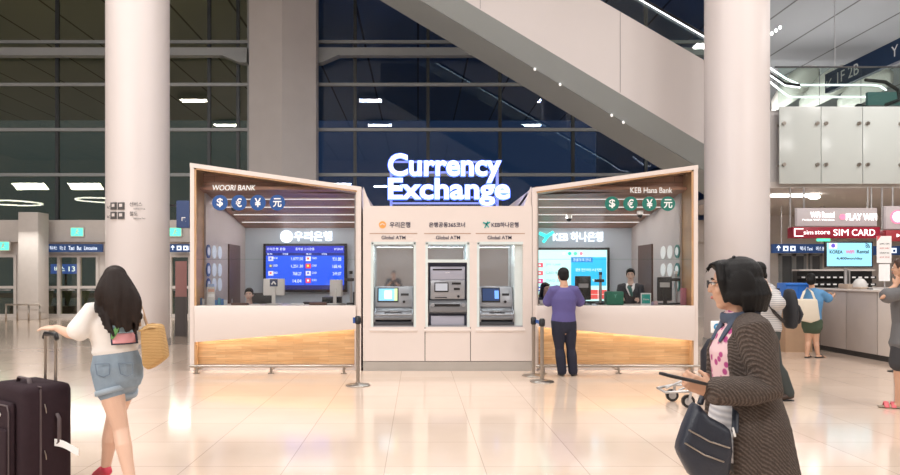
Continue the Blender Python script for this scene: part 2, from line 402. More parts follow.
dirsign(168, 192, 244, 252, 24.3, '버스  Bus', 'short blue direction sign between left round column and exchange booth')
# blade sign, poster board right of left column
t = thing('blade_sign', at(185, 229, 15.2), 'dark navy projecting sign beside the left booth top', 'sign')
p0 = at(178, 228, 15.2); p1 = at(190.5, 201, 15.2)
box('sign_box', mat('navy_sign', (.02, .05, .16), .4), t, p0.x, p1.x, 15.1, 15.3, p0.z, p1.z)
MB().bar((p0.x-.25, 15.2, p1.z-.1), (p0.x, 15.2, p1.z-.1), .05, .05).build('bracket_arm', M['dark'], t)
text('lettering', '↖', M['white'], t, ((p0.x+p1.x)/2+.03, 15.09, (p0.z+p1.z)/2-.12), h=.10)
a, b = at(176, 347, 17.2), at(187, 262, 17.2)
t = thing('poster_stand', ((a.x+b.x)/2, 17.2, 0), 'tall reddish poster stand between the left column and the booth', 'poster stand')
box('poster', mat('poster_red', (.40, .20, .19), .5), t, a.x, b.x, 17.15, 17.2, 1.0, 1.9)
box('base_panel', mat('poster_dark', (.10, .09, .09), .5), t, a.x, b.x, 17.12, 17.23, 0, 1.0)
# low queue rail by the far doors
t = thing('barrier_rail', (at(27, 318, 22.8).x, 22.8, 0), 'low steel barrier rail standing before the far left doors', 'barrier')
xa, xb = at(6, 0, 22.8).x, at(40, 0, 22.8).x
for k in range(4): xx = xa+(xb-xa)*k/3; MB().cyl((xx, 22.8, 0), (xx, 22.8, .55), .03, 8).build('post', M['steel'], t, smooth=True)
MB().tube([(xa, 22.8, .56), (xb, 22.8, .56)], [.03, .03]).build('rail', M['steel'], t, smooth=True)
# ------------------------------------------------------------------ curtain wall glazing
PXL, PXC0, PXC1 = at(250, 0, YW).x, at(250, 0, YW).x, at(316, 0, YW).x
def window(name, x0, x1, verts, mg):
    t = thing(name, ((x0+x1)/2, YW, ztop), None, None); struct(t)
    box('glass_pane', mg, t, x0, x1, YW+.02, YW+.04, ztop, 12)
    for z in (at(0, 42.5, YW).z, at(0, 85, YW).z, at(0, 130, YW).z, at(0, 175, YW).z):
        MB().box(x0, x1, YW-.10, YW+.02, z-.055, z+.055).build('transom', M['mullion'], t)
    z0, z1 = at(0, 59, YW).z, at(0, 51.5, YW).z
    MB().box(x0, x1, YW-.45, YW-.12, z0, z1).build('beam', M['mullion'], t)
    for v in verts: box('mullion', M['mullion_dark'], t, v-.06, v+.06, YW-.02, YW+.1, ztop, 12)
    for v in (x0, x1): box('jamb', M['mullion'], t, v-.07, v+.07, YW-.14, YW+.1, ztop, 12)
    # haunches at the pier end
    for e, sg in ((x0, 1), (x1, -1)):
        if abs(e-PXC0) < .3 or abs(e-PXC1) < .3:
            MB().prism([V(e, YW-.5, z0-.28), V(e+sg*.25, YW-.5, z0-.28), V(e+sg*.9, YW-.5, z0), V(e, YW-.5, z0)], (0, .4, 0)).build('haunch', M['mullion'], t)
window('window_1', -36, PXC0, [at(p, 0, YW).x for p in (-320, -240, -170, -95, -20, 57, 133, 209, 238)], M['nightg'])
window('window_2', PXC1, 12.0, [at(p, 0, YW).x for p in (355, 428, 500, 573, 646)], M['night'])
# pier
a0, a1, a2 = at(249, 0, 24).x, at(283, 0, 23.6).x, at(316, 0, 24).x
tag(MB().prism([V(a0, 24.0, 0), V(a1, 23.45, 0), V(a2, 24.0, 0), V(a2, 24.6, 0), V(a0, 24.6, 0)], (0, 0, 11.99)).build('wedge_pier', M['pier'], None),
    'grey wedge-fronted concrete pier between the dark windows behind the booth', 'pier')
# round columns
def column(px, lab):
    c = at(px, 0, 15)
    t = thing('round_column', (c.x, 15, 0), lab, 'column')
    MB().lathe((c.x, 15, 0), [(.66, .0), (.66, 11.99)], 64).build('shaft', M['column'], t, smooth='auto')
    MB().lathe((c.x, 15, 0), [(.685, 0), (.685, .14), (.67, .15)], 64).build('base_ring', M['alu'], t, smooth='auto')
    return t
cl = column(138, 'tall white round column on the left carrying transport pictograms')
column(736.5, 'tall white round column on the right behind the cardigan woman')
# pictogram lettering on the left column
zf = 15-.75
def onc(px, py):   # point on the shaft surface facing the camera
    q = at(px, py, 14.3); cx = at(138, 0, 15).x
    dx = q.x-cx; yy = 15-math.sqrt(max(.01, .665**2-dx*dx)); q = at(px, py, yy); return q
for row, (y0, ko, en) in enumerate(((206, '노선버스', 'Bus ticketing'), (215.5, '철도', 'Railroad  Limousine Taxi'))):
    for k, px in enumerate((117.5-4, 122.5-1.5)):
        q = onc(px, y0); sz = .075
        p = MB().box(q.x-sz, q.x+sz, q.y-.012, q.y+.03, q.z-sz, q.z+sz, rz=-.45+.12*k).build('pictogram', M['greyink'], cl)
        f = MB().box(q.x-.04, q.x+.04, q.y-.016, q.y, q.z-.02, q.z+.045, rz=-.45+.12*k).build('pictogram_figure', M['column'], p)
    q = onc(134, y0-1.8); text('lettering', ko, M['greyink'], cl, q+V(0, -.02, 0), w=.36 if row == 0 else .17, h=.09)
    q = onc(136, y0+3); text('lettering', en, M['greyink'], cl, q+V(0, -.02, 0), w=.40, h=.03)
    q = onc(109, y0+1); text('arrow', '↙', M['greyink'], cl, q+V(0, -.01, 0), h=.06)
# ------------------------------------------------------------------ escalator
t = thing('escalator', at(600, 271, 17), 'large beige-clad escalator crossing diagonally over the exchange booths', 'escalator')
def U(px): return (px-600)*.577
def L(px): return (px-464)*.600
ye = 17.0
def P(px, py, Y=17.0):
    q = at(px, py, 17.0); return V(q.x, Y, q.z)
MB().prism([P(350, U(350)), P(770, U(770)), P(770, L(770)), P(350, L(350))], (0, .12, 0)).build('side_panel', M['esc'], t)
MB().prism([P(350, U(350), 19.2), P(770, U(770), 19.2), P(770, L(770), 19.2), P(350, L(350), 19.2)], (0, .12, 0)).build('side_panel', M['esc'], t)
def seam(px, dz, Y): q = P(px, L(px)); return V(q.x, Y, q.z-dz)
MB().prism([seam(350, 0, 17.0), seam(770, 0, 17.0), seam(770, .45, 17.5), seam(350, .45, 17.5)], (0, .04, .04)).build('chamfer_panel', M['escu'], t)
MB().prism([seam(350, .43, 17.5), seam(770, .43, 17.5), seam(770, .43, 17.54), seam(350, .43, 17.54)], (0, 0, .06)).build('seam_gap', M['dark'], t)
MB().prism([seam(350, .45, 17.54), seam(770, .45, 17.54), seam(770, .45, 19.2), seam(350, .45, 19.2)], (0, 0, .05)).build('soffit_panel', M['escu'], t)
for px in (538, 564, 617, 629): q = seam(px, .44, 17.5); MB().cyl(q+V(0, -.01, -.02), q+V(0, -.05, -.06), .03, 10).build('spot_lamp', M['led'], t)
for a_, b_ in ((480, 483), (620, 623)):
    MB().prism([P(a_, U(a_)+1, 16.995), P(a_+.4, U(a_)+1, 16.995), P(a_+.4, L(a_)-1, 16.995), P(a_, L(a_)-1, 16.995)], (0, .01, 0)).build('panel_joint', M['greyink'], t)
st = MB()
for k in range(-2, 24):     # steps
    q0 = P(500+k*11, U(500+k*11)+14); q1 = P(511+k*11, U(511+k*11)+14)
    st.box(q0.x, q1.x, 17.3, 19.0, q1.z-.15, q0.z-.05)
st.build('steps', M['dark'], t)
for Y in (17.06, 19.26):
    MB().prism([P(400, U(400), Y), P(770, U(770), Y), P(770, U(770)-26, Y), P(400, U(400)-26, Y)], (0, .015, 0)).build('glass_balustrade', M['clearg'], t)
    pts = [P(400, U(400)-26, Y), P(740, U(740)-26, Y), P(765, U(765)-26, Y), P(785, 83, Y), P(800, 85, Y)]
    MB().tube(pts, [.05]*5).build('handrail', M['black'], t, smooth=True)
    MB().tube([p+V(0, -.05, -.06) for p in pts], [.017]*5, n=8).build('handrail_light', emis('rail_led', (.92, .96, 1), 3), t, smooth=True)
# ------------------------------------------------------------------ mezzanine on the right
mz = thing('mezzanine', (14, 17, 3.7), 'upper-level mezzanine with frosted glass front panels at top right', 'mezzanine')
xz0 = P(772, 0).x
MB().box(xz0, 29.9, 17.15, 25.0, 3.74, 3.9).build('soffit', M['wallw'], mz)
MB().box(xz0, 29.9, 17.15, 45.7, 5.55, 5.70).build('deck', M['pier'], mz)
box('edge_beam', M['pier'], mz, xz0, 29.9, 17.15, 17.4, 3.9, 5.55)
edges = [778, 820, 861.5, 903, 945, 987, 1029]
for i in range(6):
    a, b = P(edges[i]+.3, 184), P(edges[i+1]-.3, 107)
    fp = MB().box(a.x, b.x, 16.95, 16.98, a.z, b.z).build('frosted_panel', M['frost'], mz, bevel=.005)
    for zz in (at(0, 124, 17).z, at(0, 165, 17).z):
        for xx in (a.x+.10, b.x-.10): MB().cyl((xx, 16.9, zz), (xx, 17.16, zz), .045, 14).build('standoff', M['steel'], fp, smooth='auto')
    a2, b2 = P(edges[i]+.3, 106), P(edges[i+1]-.3, 67)
    box('glass_balustrade', M['clearg'], mz, a2.x, b2.x, 17.0, 17.02, a2.z, b2.z)
a = P(775, 67); MB().bar((a.x, 17.01, a.z), (24.5, 17.01, a.z), .04, .035).build('top_rail', M['dark'], mz)
for k, yy in enumerate((85, 97)):
    a, b = at(800 if k == 0 else 790, yy, 19), at(872, yy, 19)
    pts = [at(770, 68+14*k, 19), at(785, 78+16*k, 19), a, b, at(880, yy+1, 19.3), at(886, yy+5, 20)]
    tag(MB().tube(pts, [.026]*6, n=8).build('lit_handrail', emis('rail_led2', (.92, .96, 1), 2.6), None, smooth=True),
        ('upper' if k == 0 else 'lower')+' of two glowing white handrails on the mezzanine', 'handrail')
q = at(884, 95, 18.5)
t = thing('upper_escalator', (q.x, 19, 5.7), 'dark newel end of an escalator behind the mezzanine glass at right edge', 'escalator')
MB().tube([at(858, 107, 18), at(870, 110, 18), at(880, 112, 18), at(905, 112, 18)], [.09]*4, n=10).build('handrail', M['black'], t, smooth=True)
MB().tube([at(866, 80, 18.6), at(885, 82, 18.6), at(898, 90, 18.6), at(899, 100, 18.6), at(886, 105, 18.6)], [.05]*5, n=10).build('newel_handrail', M['black'], t, smooth=True)
a, b = at(868, 105, 18.6), at(905, 92, 18.6); box('skirt_panel', mat('teal_skirt', (.10, .22, .22), .3), t, a.x, b.x, 18.6, 18.7, a.z, b.z)
# white curved ribs seen behind the mezzanine glass
for k, (pa, pb, pc) in enumerate((((772, 108), (800, 88), (830, 70)), ((800, 108), (836, 86), (872, 70)), ((838, 108), (872, 88), (905, 74)))):
    A, B, C = at(*pa, 30), at(*pb, 30), at(*pc, 30)
    mm = MB(); prev = None
    def fn(u, v):
        p = A*(1-u)**2+B*2*u*(1-u)+C*u*u; wd = .45+.9*math.sin(u*math.pi)**.8
        return p+V(0, .8*u, wd*(v-.3))
    tag(mm.grid(fn, 12, 3).build('curved_rib', emis('lit_rib', (.72, .72, .66), .5) if 0 else mat('white_rib', (.85, .85, .80), .4), None, smooth=True, solid=.1),
        ('leftmost', 'middle', 'rightmost')[k]+' of the three white curved ribs behind the mezzanine glass', 'roof rib', 'curved roof ribs')
for xx in (14.5, 18.5): area('rib_fill', (xx, 27.5, 6.2), (math.radians(60), 0, 0), 3, .4, 900)  # unseen fill lamps added to whiten the ribs; no fixtures built
# hanging blue sign receding along the hall, dark track with four spots, ceiling gaps
t = thing('overhead_sign', (13, 20, 7.4), 'long navy sign hung under the ceiling at upper right edge', 'overhead sign')
ya, yb = 680*13/(825-CX), 680*13/(905-CX)
MB().box(13.0, 13.15, yb-1.5, ya, 7.35, 7.95).build('sign_box', mat('navy_sign2', (.03, .06, .13), .35), t)
for yy, st_, hh in ((ya-.9, '↙ 1F 2B', .34), (ya-3.2, 'Y', .3), (ya-3.9, 'Y', .3)):
    text('lettering', st_, M['white'], t, (12.98, yy, 7.65), h=hh, rz=-math.pi/2)
for yy in (yb, ya-.4): MB().cyl((13.07, yy, 7.95), (13.07, yy, 12), .012, 8).build('hanger_rod', M['alu'], t)
t = thing('spotlight_track', at(775, 38, 24), 'dark ceiling track with four bright spotlights right of the right column', 'spotlight track')
a, b = at(762, 44, 24), at(790, 18, 24)
MB().bar(a+V(0, 0, .12), b+V(0, 2.0, .12), .5, .16).build('track', M['dark'], t)
for k in range(4):
    c = at(767.5+k*4.2, 36.5-k*3.0, 23.9); MB().ell(c, .05, .05, .07).build('lamp', emis('spot_lamp', (1, 1, .97), 2.5), t, smooth=True)
for px in (0,):
    pass
# luminaires
fx = None; dif = emis('luminaire', (1, .94, .86), 3.0)
for i, (lx, ly, lz, tilt, sx, sy, pw) in enumerate(LIGHTS):
    t = thing('hall_luminaire', (lx, ly, lz), 'rectangular hall luminaire lighting the concourse from above', 'light', 'hall luminaires')
    t.rotation_euler = (math.radians(tilt), 0, 0)
    mm = MB(); g = .06
    for bx in ((-sx/2-g, -sx/2, -sy/2-g, sy/2+g), (sx/2, sx/2+g, -sy/2-g, sy/2+g), (-sx/2, sx/2, -sy/2-g, -sy/2), (-sx/2, sx/2, sy/2, sy/2+g)):
        mm.box(*bx, -.02, .16)
    mm.box(-sx/2, sx/2, -sy/2, sy/2, .1, .16)
    o = mm.build('housing', M['alu'], None, origin=None); o.parent = t; 
    if lz < 9:
        r = MB(); r.cyl((0, 0, .16), (0, 0, .5), .03, 8); 
        o = r.build('hanger', M['alu'], None, origin=None); o.parent = t

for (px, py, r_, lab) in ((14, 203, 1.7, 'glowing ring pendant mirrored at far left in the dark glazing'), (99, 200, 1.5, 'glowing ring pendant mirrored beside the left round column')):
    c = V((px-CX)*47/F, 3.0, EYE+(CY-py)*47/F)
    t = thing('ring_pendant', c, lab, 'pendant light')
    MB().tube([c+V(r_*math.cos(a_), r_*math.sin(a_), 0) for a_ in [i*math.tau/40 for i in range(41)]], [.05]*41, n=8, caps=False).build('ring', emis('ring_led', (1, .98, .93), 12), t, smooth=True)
    for i in range(3): a_ = i*math.tau/3; MB().cyl(c+V(r_*math.cos(a_), r_*math.sin(a_), 0), (c.x, c.y, 11.99), .01, 6).build('cable', M['alu'], t)
K = 10.98; BW = 14.0
def k(px, py, Y=K): return at(px, py, Y)
TRI = {}
def booth(side, label, name_txt, ink, badge_mat, hang, gx):
    # side -1: left booth (outer edge left), +1: right booth
    if side < 0: xo, xi = k(190, 0).x, k(361, 0).x; zo, zi = k(0, 163).z, k(0, 187).z
    else: xo, xi = k(698, 0).x, k(532.5, 0).x; zo, zi = k(0, 165).z, k(0, 188).z
    sg = 1 if xi > xo else -1          # direction from the outer to the inner edge
    t = thing('exchange_booth', ((xo+xi)/2, K+1.5, 0), label, 'booth')
    T = .065; D = .42
    # white outer frame band (front ring) as an extruded outline
    def fr(x0, x1, z0a, z0b, z1a, z1b, y0, y1, nm, mt):
        MB().prism([V(x0, y0, z0a), V(x1, y0, z0b), V(x1, y0, z1b), V(x0, y0, z1a)], (0, y1-y0, 0)).build(nm, mt, t)
    fr(xo, xo+sg*T, 0, 0, zo, zo-(zo-zi)*T/abs(xi-xo), K, BW+.1, 'outer_side', M['cream'])
    fr(xi, xi-sg*T, 0, 0, zi, zi+(zo-zi)*T/abs(xi-xo), K, BW+.1, 'inner_side', M['cream'])
    s = (zo-zi)/abs(xi-xo)
    MB().prism([V(xo-sg*.003, K-.005, zo+.003), V(xi+sg*.003, K-.005, zi+.003), V(xi+sg*.003, K-.005, zi-T), V(xo-sg*.003, K-.005, zo-T)], (0, .51, 0)).build('top_band', M['cream'], t)
    MB().prism([V(xo, K+.5, zo), V(xi, K+.5, zi), V(xi, BW+.1, 2.64), V(xo, BW+.1, 2.64)], (0, 0, -.06)).build('roof', M['cream'], t)
    # oak lining of the jambs and header
    fr(xo+sg*T, xo+sg*(T+.03), .02, .02, zo-T-s*T, zo-T-s*(T+.03), K+.01, K+D, 'oak_jamb', M['woodv'])
    fr(xi-sg*T, xi-sg*(T+.02), .02, .02, zi-T, zi-T, K+.02, K+.10, 'inner_jamb', M['cream'])
    MB().prism([V(xo+sg*T, K+.01, zo-T-s*T), V(xi-sg*T, K+.01, zi-T+s*T), V(xi-sg*T, K+.01, zi-T+s*T-.025), V(xo+sg*T, K+.01, zo-T-s*T-.025)], (0, .34, 0)).build('oak_header', M['woodv'], t)
    xw = xo+sg*(T+.03)
    # side walls, back wall
    fr(xw, xw+sg*.03, .0, .0, zo-.12, zo-.12, K+D, BW, 'side_wall', M['sidew']) if 0 else MB().prism([V(xw, K+D, 0), V(xw, BW, 0), V(xw, BW, 2.56), V(xw, K+.95, 3.1), V(xw, K+D, 3.18)], (sg*.03, 0, 0)).build('side_wall', M['sidew'], t)
    xj = xi-sg*(T+.02)
    MB().prism([V(xj, K+.10, 0), V(xj, BW, 0), V(xj, BW, 2.5), V(xj, K+.5, 2.82), V(xj, K+.10, 2.86)], (-sg*.03, 0, 0)).build('side_wall', M['sidew'], t)
    xa, xb = sorted((xw, xj))
    MB().box(xa, xb, BW, BW+.08, 0, 2.66).build('back_wall', M['backw'], t)
    MB().box(xa, xb, K+.25, BW, .0, .03).build('booth_floor', M['sidew'], t)
    # sloping plank ceiling with led strips
    def zc(Y): return 2.97-.155*(Y-11.1)
    MB().prism([V(xa, 11.2, zc(11.2)), V(xa, BW, zc(BW)), V(xa, BW, zc(BW)+.05), V(xa, 11.2, zc(11.2)+.05)], (xb-xa, 0, 0)).build('plank_ceiling', M['plank'], t)
    MB().prism([V(xw, 11.36, zc(11.2)), V(xj, 11.36, zc(11.2)-.03), V(xj, 11.36, zi-T), V(xw, 11.36, zo-T-s*.1)], (0, .04, 0)).build('plank_fascia', M['plankv'], t)
    for Y in (11.77, 12.31, 12.87, 13.48):
        MB().box(xa+.1, xb-.04, Y-.008, Y+.008, zc(Y)-.012, zc(Y)+.01).build('light_strip', M['led'], t)
        l = area('booth_light', ((xa+xb)/2, Y, zc(Y)-.02), (0, 0, 0), xb-xa-.3, .014, 8, (1, .95, .92)); 
    MB().box(xa, xb, BW-.22, BW, 2.38, 2.50).build('dark_cornice', M['dark'], t) if 0 else None
    # counter: solid-surface slab with slanting lower edge
    ztop = 1.055
    if side < 0: xs0, xs1, zb0, zb1 = k(195, 0).x, k(356, 0).x, k(0, 342).z, k(0, 329).z
    else: xs0, xs1, zb0, zb1 = k(536, 0).x, k(694, 0).x, k(0, 326.5).z, k(0, 340.5).z
    MB().prism([V(xs0, K-.04, ztop), V(xs1, K-.04, ztop), V(xs1, K-.04, zb1), V(xs0, K-.04, zb0)], (0, .05, 0)).build('counter_front', M['slab'], t, bevel=.004)
    MB().box(xa+.02, xb-.02, K+.01, K+.75, ztop-.05, ztop).build('counter_top', M['slab'], t, bevel=.004)
    MB().prism([V(xs0, K+.01, zb0+.10), V(xs1, K+.01, zb1+.10), V(xs1, K+.01, zb1+.13), V(xs0, K+.01, zb0+.13)], (0, .05, 0)).build('led_strip', M['ledw'], t)
    ln = V(xs1-xs0, 0, zb1-zb0)
    ml = area('counter_glow', ((xs0+xs1)/2, K+.045, (zb0+zb1)/2+.085), (math.radians(14), math.atan2(-(zb1-zb0), xs1-xs0), 0), ln.length-.1, .04, 6, (1, .92, .76))
    MB().box(xa, xb, K+.12, K+.16, .10, ztop-.05).build('oak_panel', M['wood'], t)
    MB().box(xa, xb, K+.16, K+.20, 0, .10).build('toe_kick', M['cream'], t)
    # bumper rail on floor brackets
    r0, r1 = sorted((at(190 if side < 0 else 700, 0, 10.7).x, at(352 if side < 0 else 537, 0, 10.7).x))
    rl = MB().tube([(r0, 10.7, .115), (r1, 10.7, .115)], [.022, .022], n=10).build('bumper_rail', M['steel'], t, smooth=True)
    for q in (.04, .5, .95):
        xx = r0+(r1-r0)*q; MB().cyl((xx, 10.7, 0), (xx, 10.7, .10), .02, 10).cyl((xx, 10.7, 0), (xx, 10.7, .012), .05, 14).bar((xx, 10.7, .05), (xx, K+.1, .05), .02, .02).build('rail_bracket', M['steel'], rl)
    # glass front in two heights, with printed name and currency badges
    x0, x1 = sorted((xo+sg*T, xi-sg*T))
    MB().box(x0, x1, K+.04, K+.05, ztop, 1.80).build('glass_pane', M['clear'], t)
    def zt(x): return zo+(zi-zo)*(x-xo)/(xi-xo)-T-.03
    gp = MB().prism([V(x0, K+.04, 1.81), V(x1, K+.04, 1.81), V(x1, K+.04, zt(x1)), V(x0, K+.04, zt(x0))], (0, .01, 0)).build('glass_pane', M['clear'], t)
    MB().box(x0, x1, K+.035, K+.055, 1.80, 1.81).build('glass_seam', M['clearg'], t)
    px, wpx, syms = name_txt[1], name_txt[2], ('$', '€', '¥', '元')
    q = k(px, name_txt[3]); text('lettering', name_txt[0], M['white'], t, (q.x, K+.03, q.z), w=wpx*K/F, h=5.6*K/F, bold=.012 if side < 0 else .004, shear=.15 if side < 0 else 0)
    for j, bx in enumerate(badge_mat[1]):
        q = k(bx, 202.5 if side < 0 else 203.5)
        bd = MB().cyl((q.x, K+.032, q.z), (q.x, K+.024, q.z), .127 if side < 0 else .118, 28).build('currency_badge', badge_mat[0], t)
        text('currency_symbol', syms[j], M['white'], bd, (q.x, K+.018, q.z), h=.145, w=.10 if j != 3 else .14, bold=.02)
    # brown door in the side wall
    y0, y1 = 12.72, 13.50
    xf = xw+sg*.03
    dr = MB().box(*sorted((xf, xf+sg*.03)), y0, y1, 0, 2.13).build('door', M['brown'], t)
    if hang: MB().cyl((xf+sg*.05, y0+.1, .95), (xf+sg*.05, y0+.1, 1.1), .012, 8).build('door_handle', M['alu'], dr)
    # wall discs, three columns by three rows
    dm = emis('disc_face', (.80, .86, .95), .32) if side < 0 else emis('disc_face_r', (.95, .95, .92), .32)
    for j, Y in enumerate((11.50, 11.83, 12.16)):
        for i, z in enumerate((1.95, 1.64, 1.38)):
            if i == 2 and j > 0 and side > 0: continue
            g = MB().cyl((xf+sg*.005, Y, z), (xf+sg*.02, Y, z), .115, 24).build('wall_disc', badge_mat[0] if j == 0 else dm, t)
            if j == 0: 
                MB().cyl((xf+sg*.02, Y, z), (xf+sg*.024, Y, z), .07, 16).build('disc_emblem', dm, g)
    return t, xa, xb
bl, xaL, xbL = booth(-1, 'left currency exchange booth with blue currency badges and oak-faced counter', ('WOORI BANK', 233.5, 43, 187.5), None, (M['blue'], (219.5, 238.5, 257.5, 277)), 1, 0)
br, xaR, xbR = booth(1, 'right currency exchange booth with green currency badges and oak-faced counter', ('KEB Hana Bank', 652, 42, 190), None, (M['green'], (612.5, 631, 650, 668.5)), 0, 0)
# --- lit bank names on the back walls
q = k(0, 0)
sl = thing('wall_sign', k(303, 241, 13.95), 'glowing white bank name with round emblem on the left booth back wall', 'sign')
c = at(286.5, 236.5, 13.93); MB().cyl((c.x, 13.96, c.z), (c.x, 13.90, c.z), .125, 26).build('round_emblem', M['signw'], sl)
c = at(313, 236.2, 13.93); text('lettering', '우리은행', M['signw'], sl, (c.x, 13.93, c.z), w=.78, h=.20, d=.04, bold=.02)
sr = thing('wall_sign', k(575, 240, 13.95), 'glowing bank name with turquoise emblem on the right booth back wall', 'sign')
c = at(546, 236.5, 13.93)
tealit = emis('teal_lit', (.05, .85, .75), 1.6)
MB().bar((c.x-.14, 13.92, c.z+.07), (c.x+.02, 13.92, c.z-.0), .03, .06).bar((c.x+.15, 13.92, c.z+.09), (c.x-.02, 13.92, c.z-.02), .03, .06).bar((c.x-.06, 13.92, c.z-.12), (c.x+.05, 13.92, c.z+.03), .03, .05).build('emblem', tealit, sr)
c = at(578, 236.8, 13.93); text('lettering', 'KEB 하나은행', M['signw'], sr, (c.x, 13.93, c.z), w=1.02, h=.20, d=.04, bold=.012)
# --- exchange rate screen, left
Y = 13.86
a, b = at(266, 289.5, Y), at(344, 246, Y)
sc = thing('rate_screen', ((a.x+b.x)/2, Y, a.z), 'blue exchange rate screen on the left booth back wall', 'screen')
box('bezel', M['black'], sc, a.x-.06, b.x+.06, Y+.01, Y+.12, a.z-.05, b.z+.05, bevel=.01)
W_, H_ = b.x-a.x, b.z-a.z
def ebox(nm, col, s, u0, u1, v0, v1, dy=0., par=None):
    return box(nm, emis(nm, col, s), par or sc, a.x+W_*u0, a.x+W_*u1, Y-dy-.004, Y+.01, a.z+H_*v0, a.z+H_*v1)
ebox('display', (.010, .09, .78), 1.0, 0, 1, 0, 1)
ebox('display_header', (.02, .035, .50), .9, 0, 1, .86, 1, .002)
ebox('display_header_row', (.01, .02, .25), .7, 0, 1, .78, .85, .002)
ebox('display_footer', (.01, .015, .16), .7, 0, 1, 0, .10, .002)
ebox('display_divider', (.01, .02, .40), .8, .495, .505, .1, .85, .003)
wt = emis('screen_text', (.75, .85, 1), 1.2)
def stx(st_, u, v, w_, h_): text('screen_text', st_, wt, sc, (a.x+W_*u, Y-.012, a.z+H_*v), w=W_*w_, h=H_*h_, d=.002)
stx('우리은행 환율', .13, .93, .24, .06); stx('통화별 고시환율', .5, .93, .24, .06); stx('07:50:03', .93, .93, .11, .05)
for u, s_ in ((.05, '통화'), (.25, '매매율'), (.55, '통화'), (.75, '매매율')): stx(s_, u, .815, .07, .04)
rows = [('1,077.50', '931.88'), ('1,251.30', '168.46'), ('768.27', '249.07'), ('14.04', '4.94')]
for r_, (l_, g_) in enumerate(rows):
    v = .70-.168*r_
    stx(l_, .40, v, .15 if r_ < 2 else .11, .075); stx(g_, .91, v, .11, .075)
    stx('USD', .12, v+.02, .06, .045) if r_ else stx('미국', .12, v+.02, .06, .045); stx('CAD', .62, v+.02, .06, .045)
    for u, base, cc in ((.03, [(.7, .7, .85), (.05, .1, .5), (.8, .8, .8), (.7, .75, .9)][r_], [(.1, .15, .6), (.8, .7, .1), (.75, .1, .15), (.7, .1, .1)][r_]),
                        (.51, [(.85, .85, .85), (.85, .05, .08), (.75, .75, .9), (.85, .05, .08)][r_], [(.7, .05, .1), (.9, .8, .1), (.1, .15, .6), (.95, .95, .95)][r_])):
        fl = ebox('flag', base, .9, u, u+.065, v-.045, v+.06, .004)
        ebox('flag_emblem', cc, .9, u+.018, u+.042, v-.01, v+.035, .008, fl)
# --- screen, right
Y = 13.86
a, b = at(535, 301, Y), at(607, 250, Y)
sc = thing('rate_screen', ((a.x+b.x)/2, Y, a.z), 'bright white and cyan exchange screen on the right booth back wall', 'screen')
box('bezel', M['black'], sc, a.x-.04, b.x+.06, Y+.01, Y+.12, a.z-.05, b.z+.05, bevel=.01)
W_, H_ = b.x-a.x, b.z-a.z
ebox('display', (.62, .95, .92), 1.0, 0, 1, 0, 1)
ebox('display_panel', (.03, .52, .88), 1.0, .50, .99, .30, .86, .003)
ebox('display_panel_header', (.02, .25, .60), 1.0, .50, .80, .76, .86, .006)
ebox('display_block', (.80, .10, .09), .95, .76, .995, .04, .22, .006)
ebox('display_line', (.9, .75, .7), .9, .76, .995, .125, .135, .009); ebox('display_line', (.9, .75, .7), .9, .87, .88, .04, .22, .009)
for i, (cc) in enumerate(((.7, .95, .85), (.0, .55, .45), (.1, .65, .45), (.8, .25, .35))):
    cx = a.x+W_*(.40+.08*i); MB().cyl((cx, Y-.004, a.z+H_*.93), (cx, Y-.01, a.z+H_*.93), .035, 14).build('display_dot', emis('dot', cc, 1), sc)
for i, cc in enumerate(((.85, .08, .15), (.85, .12, .15), (.75, .05, .25), (.05, .10, .55), (.8, .7, .2))):
    v = .70-.155*i; fl = ebox('flag', cc, .9, .02, .11, v-.04, v+.045, .004)
    ebox('flag_emblem', (.95, .95, .95), .9, .05, .08, v-.015, v+.02, .008, fl)
dk = emis('screen_ink', (.2, .35, .4), .7)
for i in range(5): text('screen_text', ['JPY 1,008', 'CAD 871', 'TWD 36', 'AUD 840', 'CNY 171'][i], dk, sc, (a.x+W_*.25, Y-.012, a.z+H_*(.71-.155*i)), w=W_*.2, h=H_*.045, d=.002)
for i, s_ in enumerate(('환율우대 안내', '환전하시면', '우대율 90%')): text('screen_text', s_, wt, sc, (a.x+W_*(.74 if i else .65), Y-.014, a.z+H_*(.81-.2*i)), w=W_*(.36 if i else .24), h=H_*.06, d=.002)
# ------------------------------------------------------------------ ATM enclosure
x0, x1 = k(363, 0).x, k(532, 0).x; zt_ = k(0, 206).z
en = thing('atm_enclosure', ((x0+x1)/2, K+.6, 0), 'cream three-bay cabinet housing the cash machines between the booths', 'cabinet')
xs = [k(p, 0).x for p in (371.5, 415.5, 426, 469, 477.5, 523)]
zo_, zu_ = k(0, 242.5).z, k(0, 327).z
fb = MB()
fb.box(x0, x1, K, K+.06, zo_, zt_)
for a_, b_ in ((x0, xs[0]), (xs[1], xs[2]), (xs[3], xs[4]), (xs[5], x1)): fb.box(a_, b_, K, K+.06, zu_, zo_)
fb.build('front_panel', M['cream'], en)
xm0, xm1 = k(425, 0).x, k(470.5, 0).x
for a_, b_ in ((x0, xm0-.006), (xm0+.006, xm1-.006), (xm1+.006, x1)): MB().box(a_, b_, K, K+.06, .16, zu_).build('lower_panel', M['cream'], en)
MB().box(x0, x1, K+.02, K+.06, 0, zu_).build('panel_gap', M['greyink'], en)
MB().box(x0, x1, K+.01, K+.05, 0, .15).build('plinth', M['plinth'], en)
MB().box(x0, x1, K+1.5, K+1.55, 0, zt_).box(x0, x0+.03, K+.06, K+1.5, 0, zt_).box(x1-.03, x1, K+.06, K+1.5, 0, zt_).box(x0, x1, K+.06, K+1.55, zt_-.04, zt_).build('carcass', M['cream'], en)
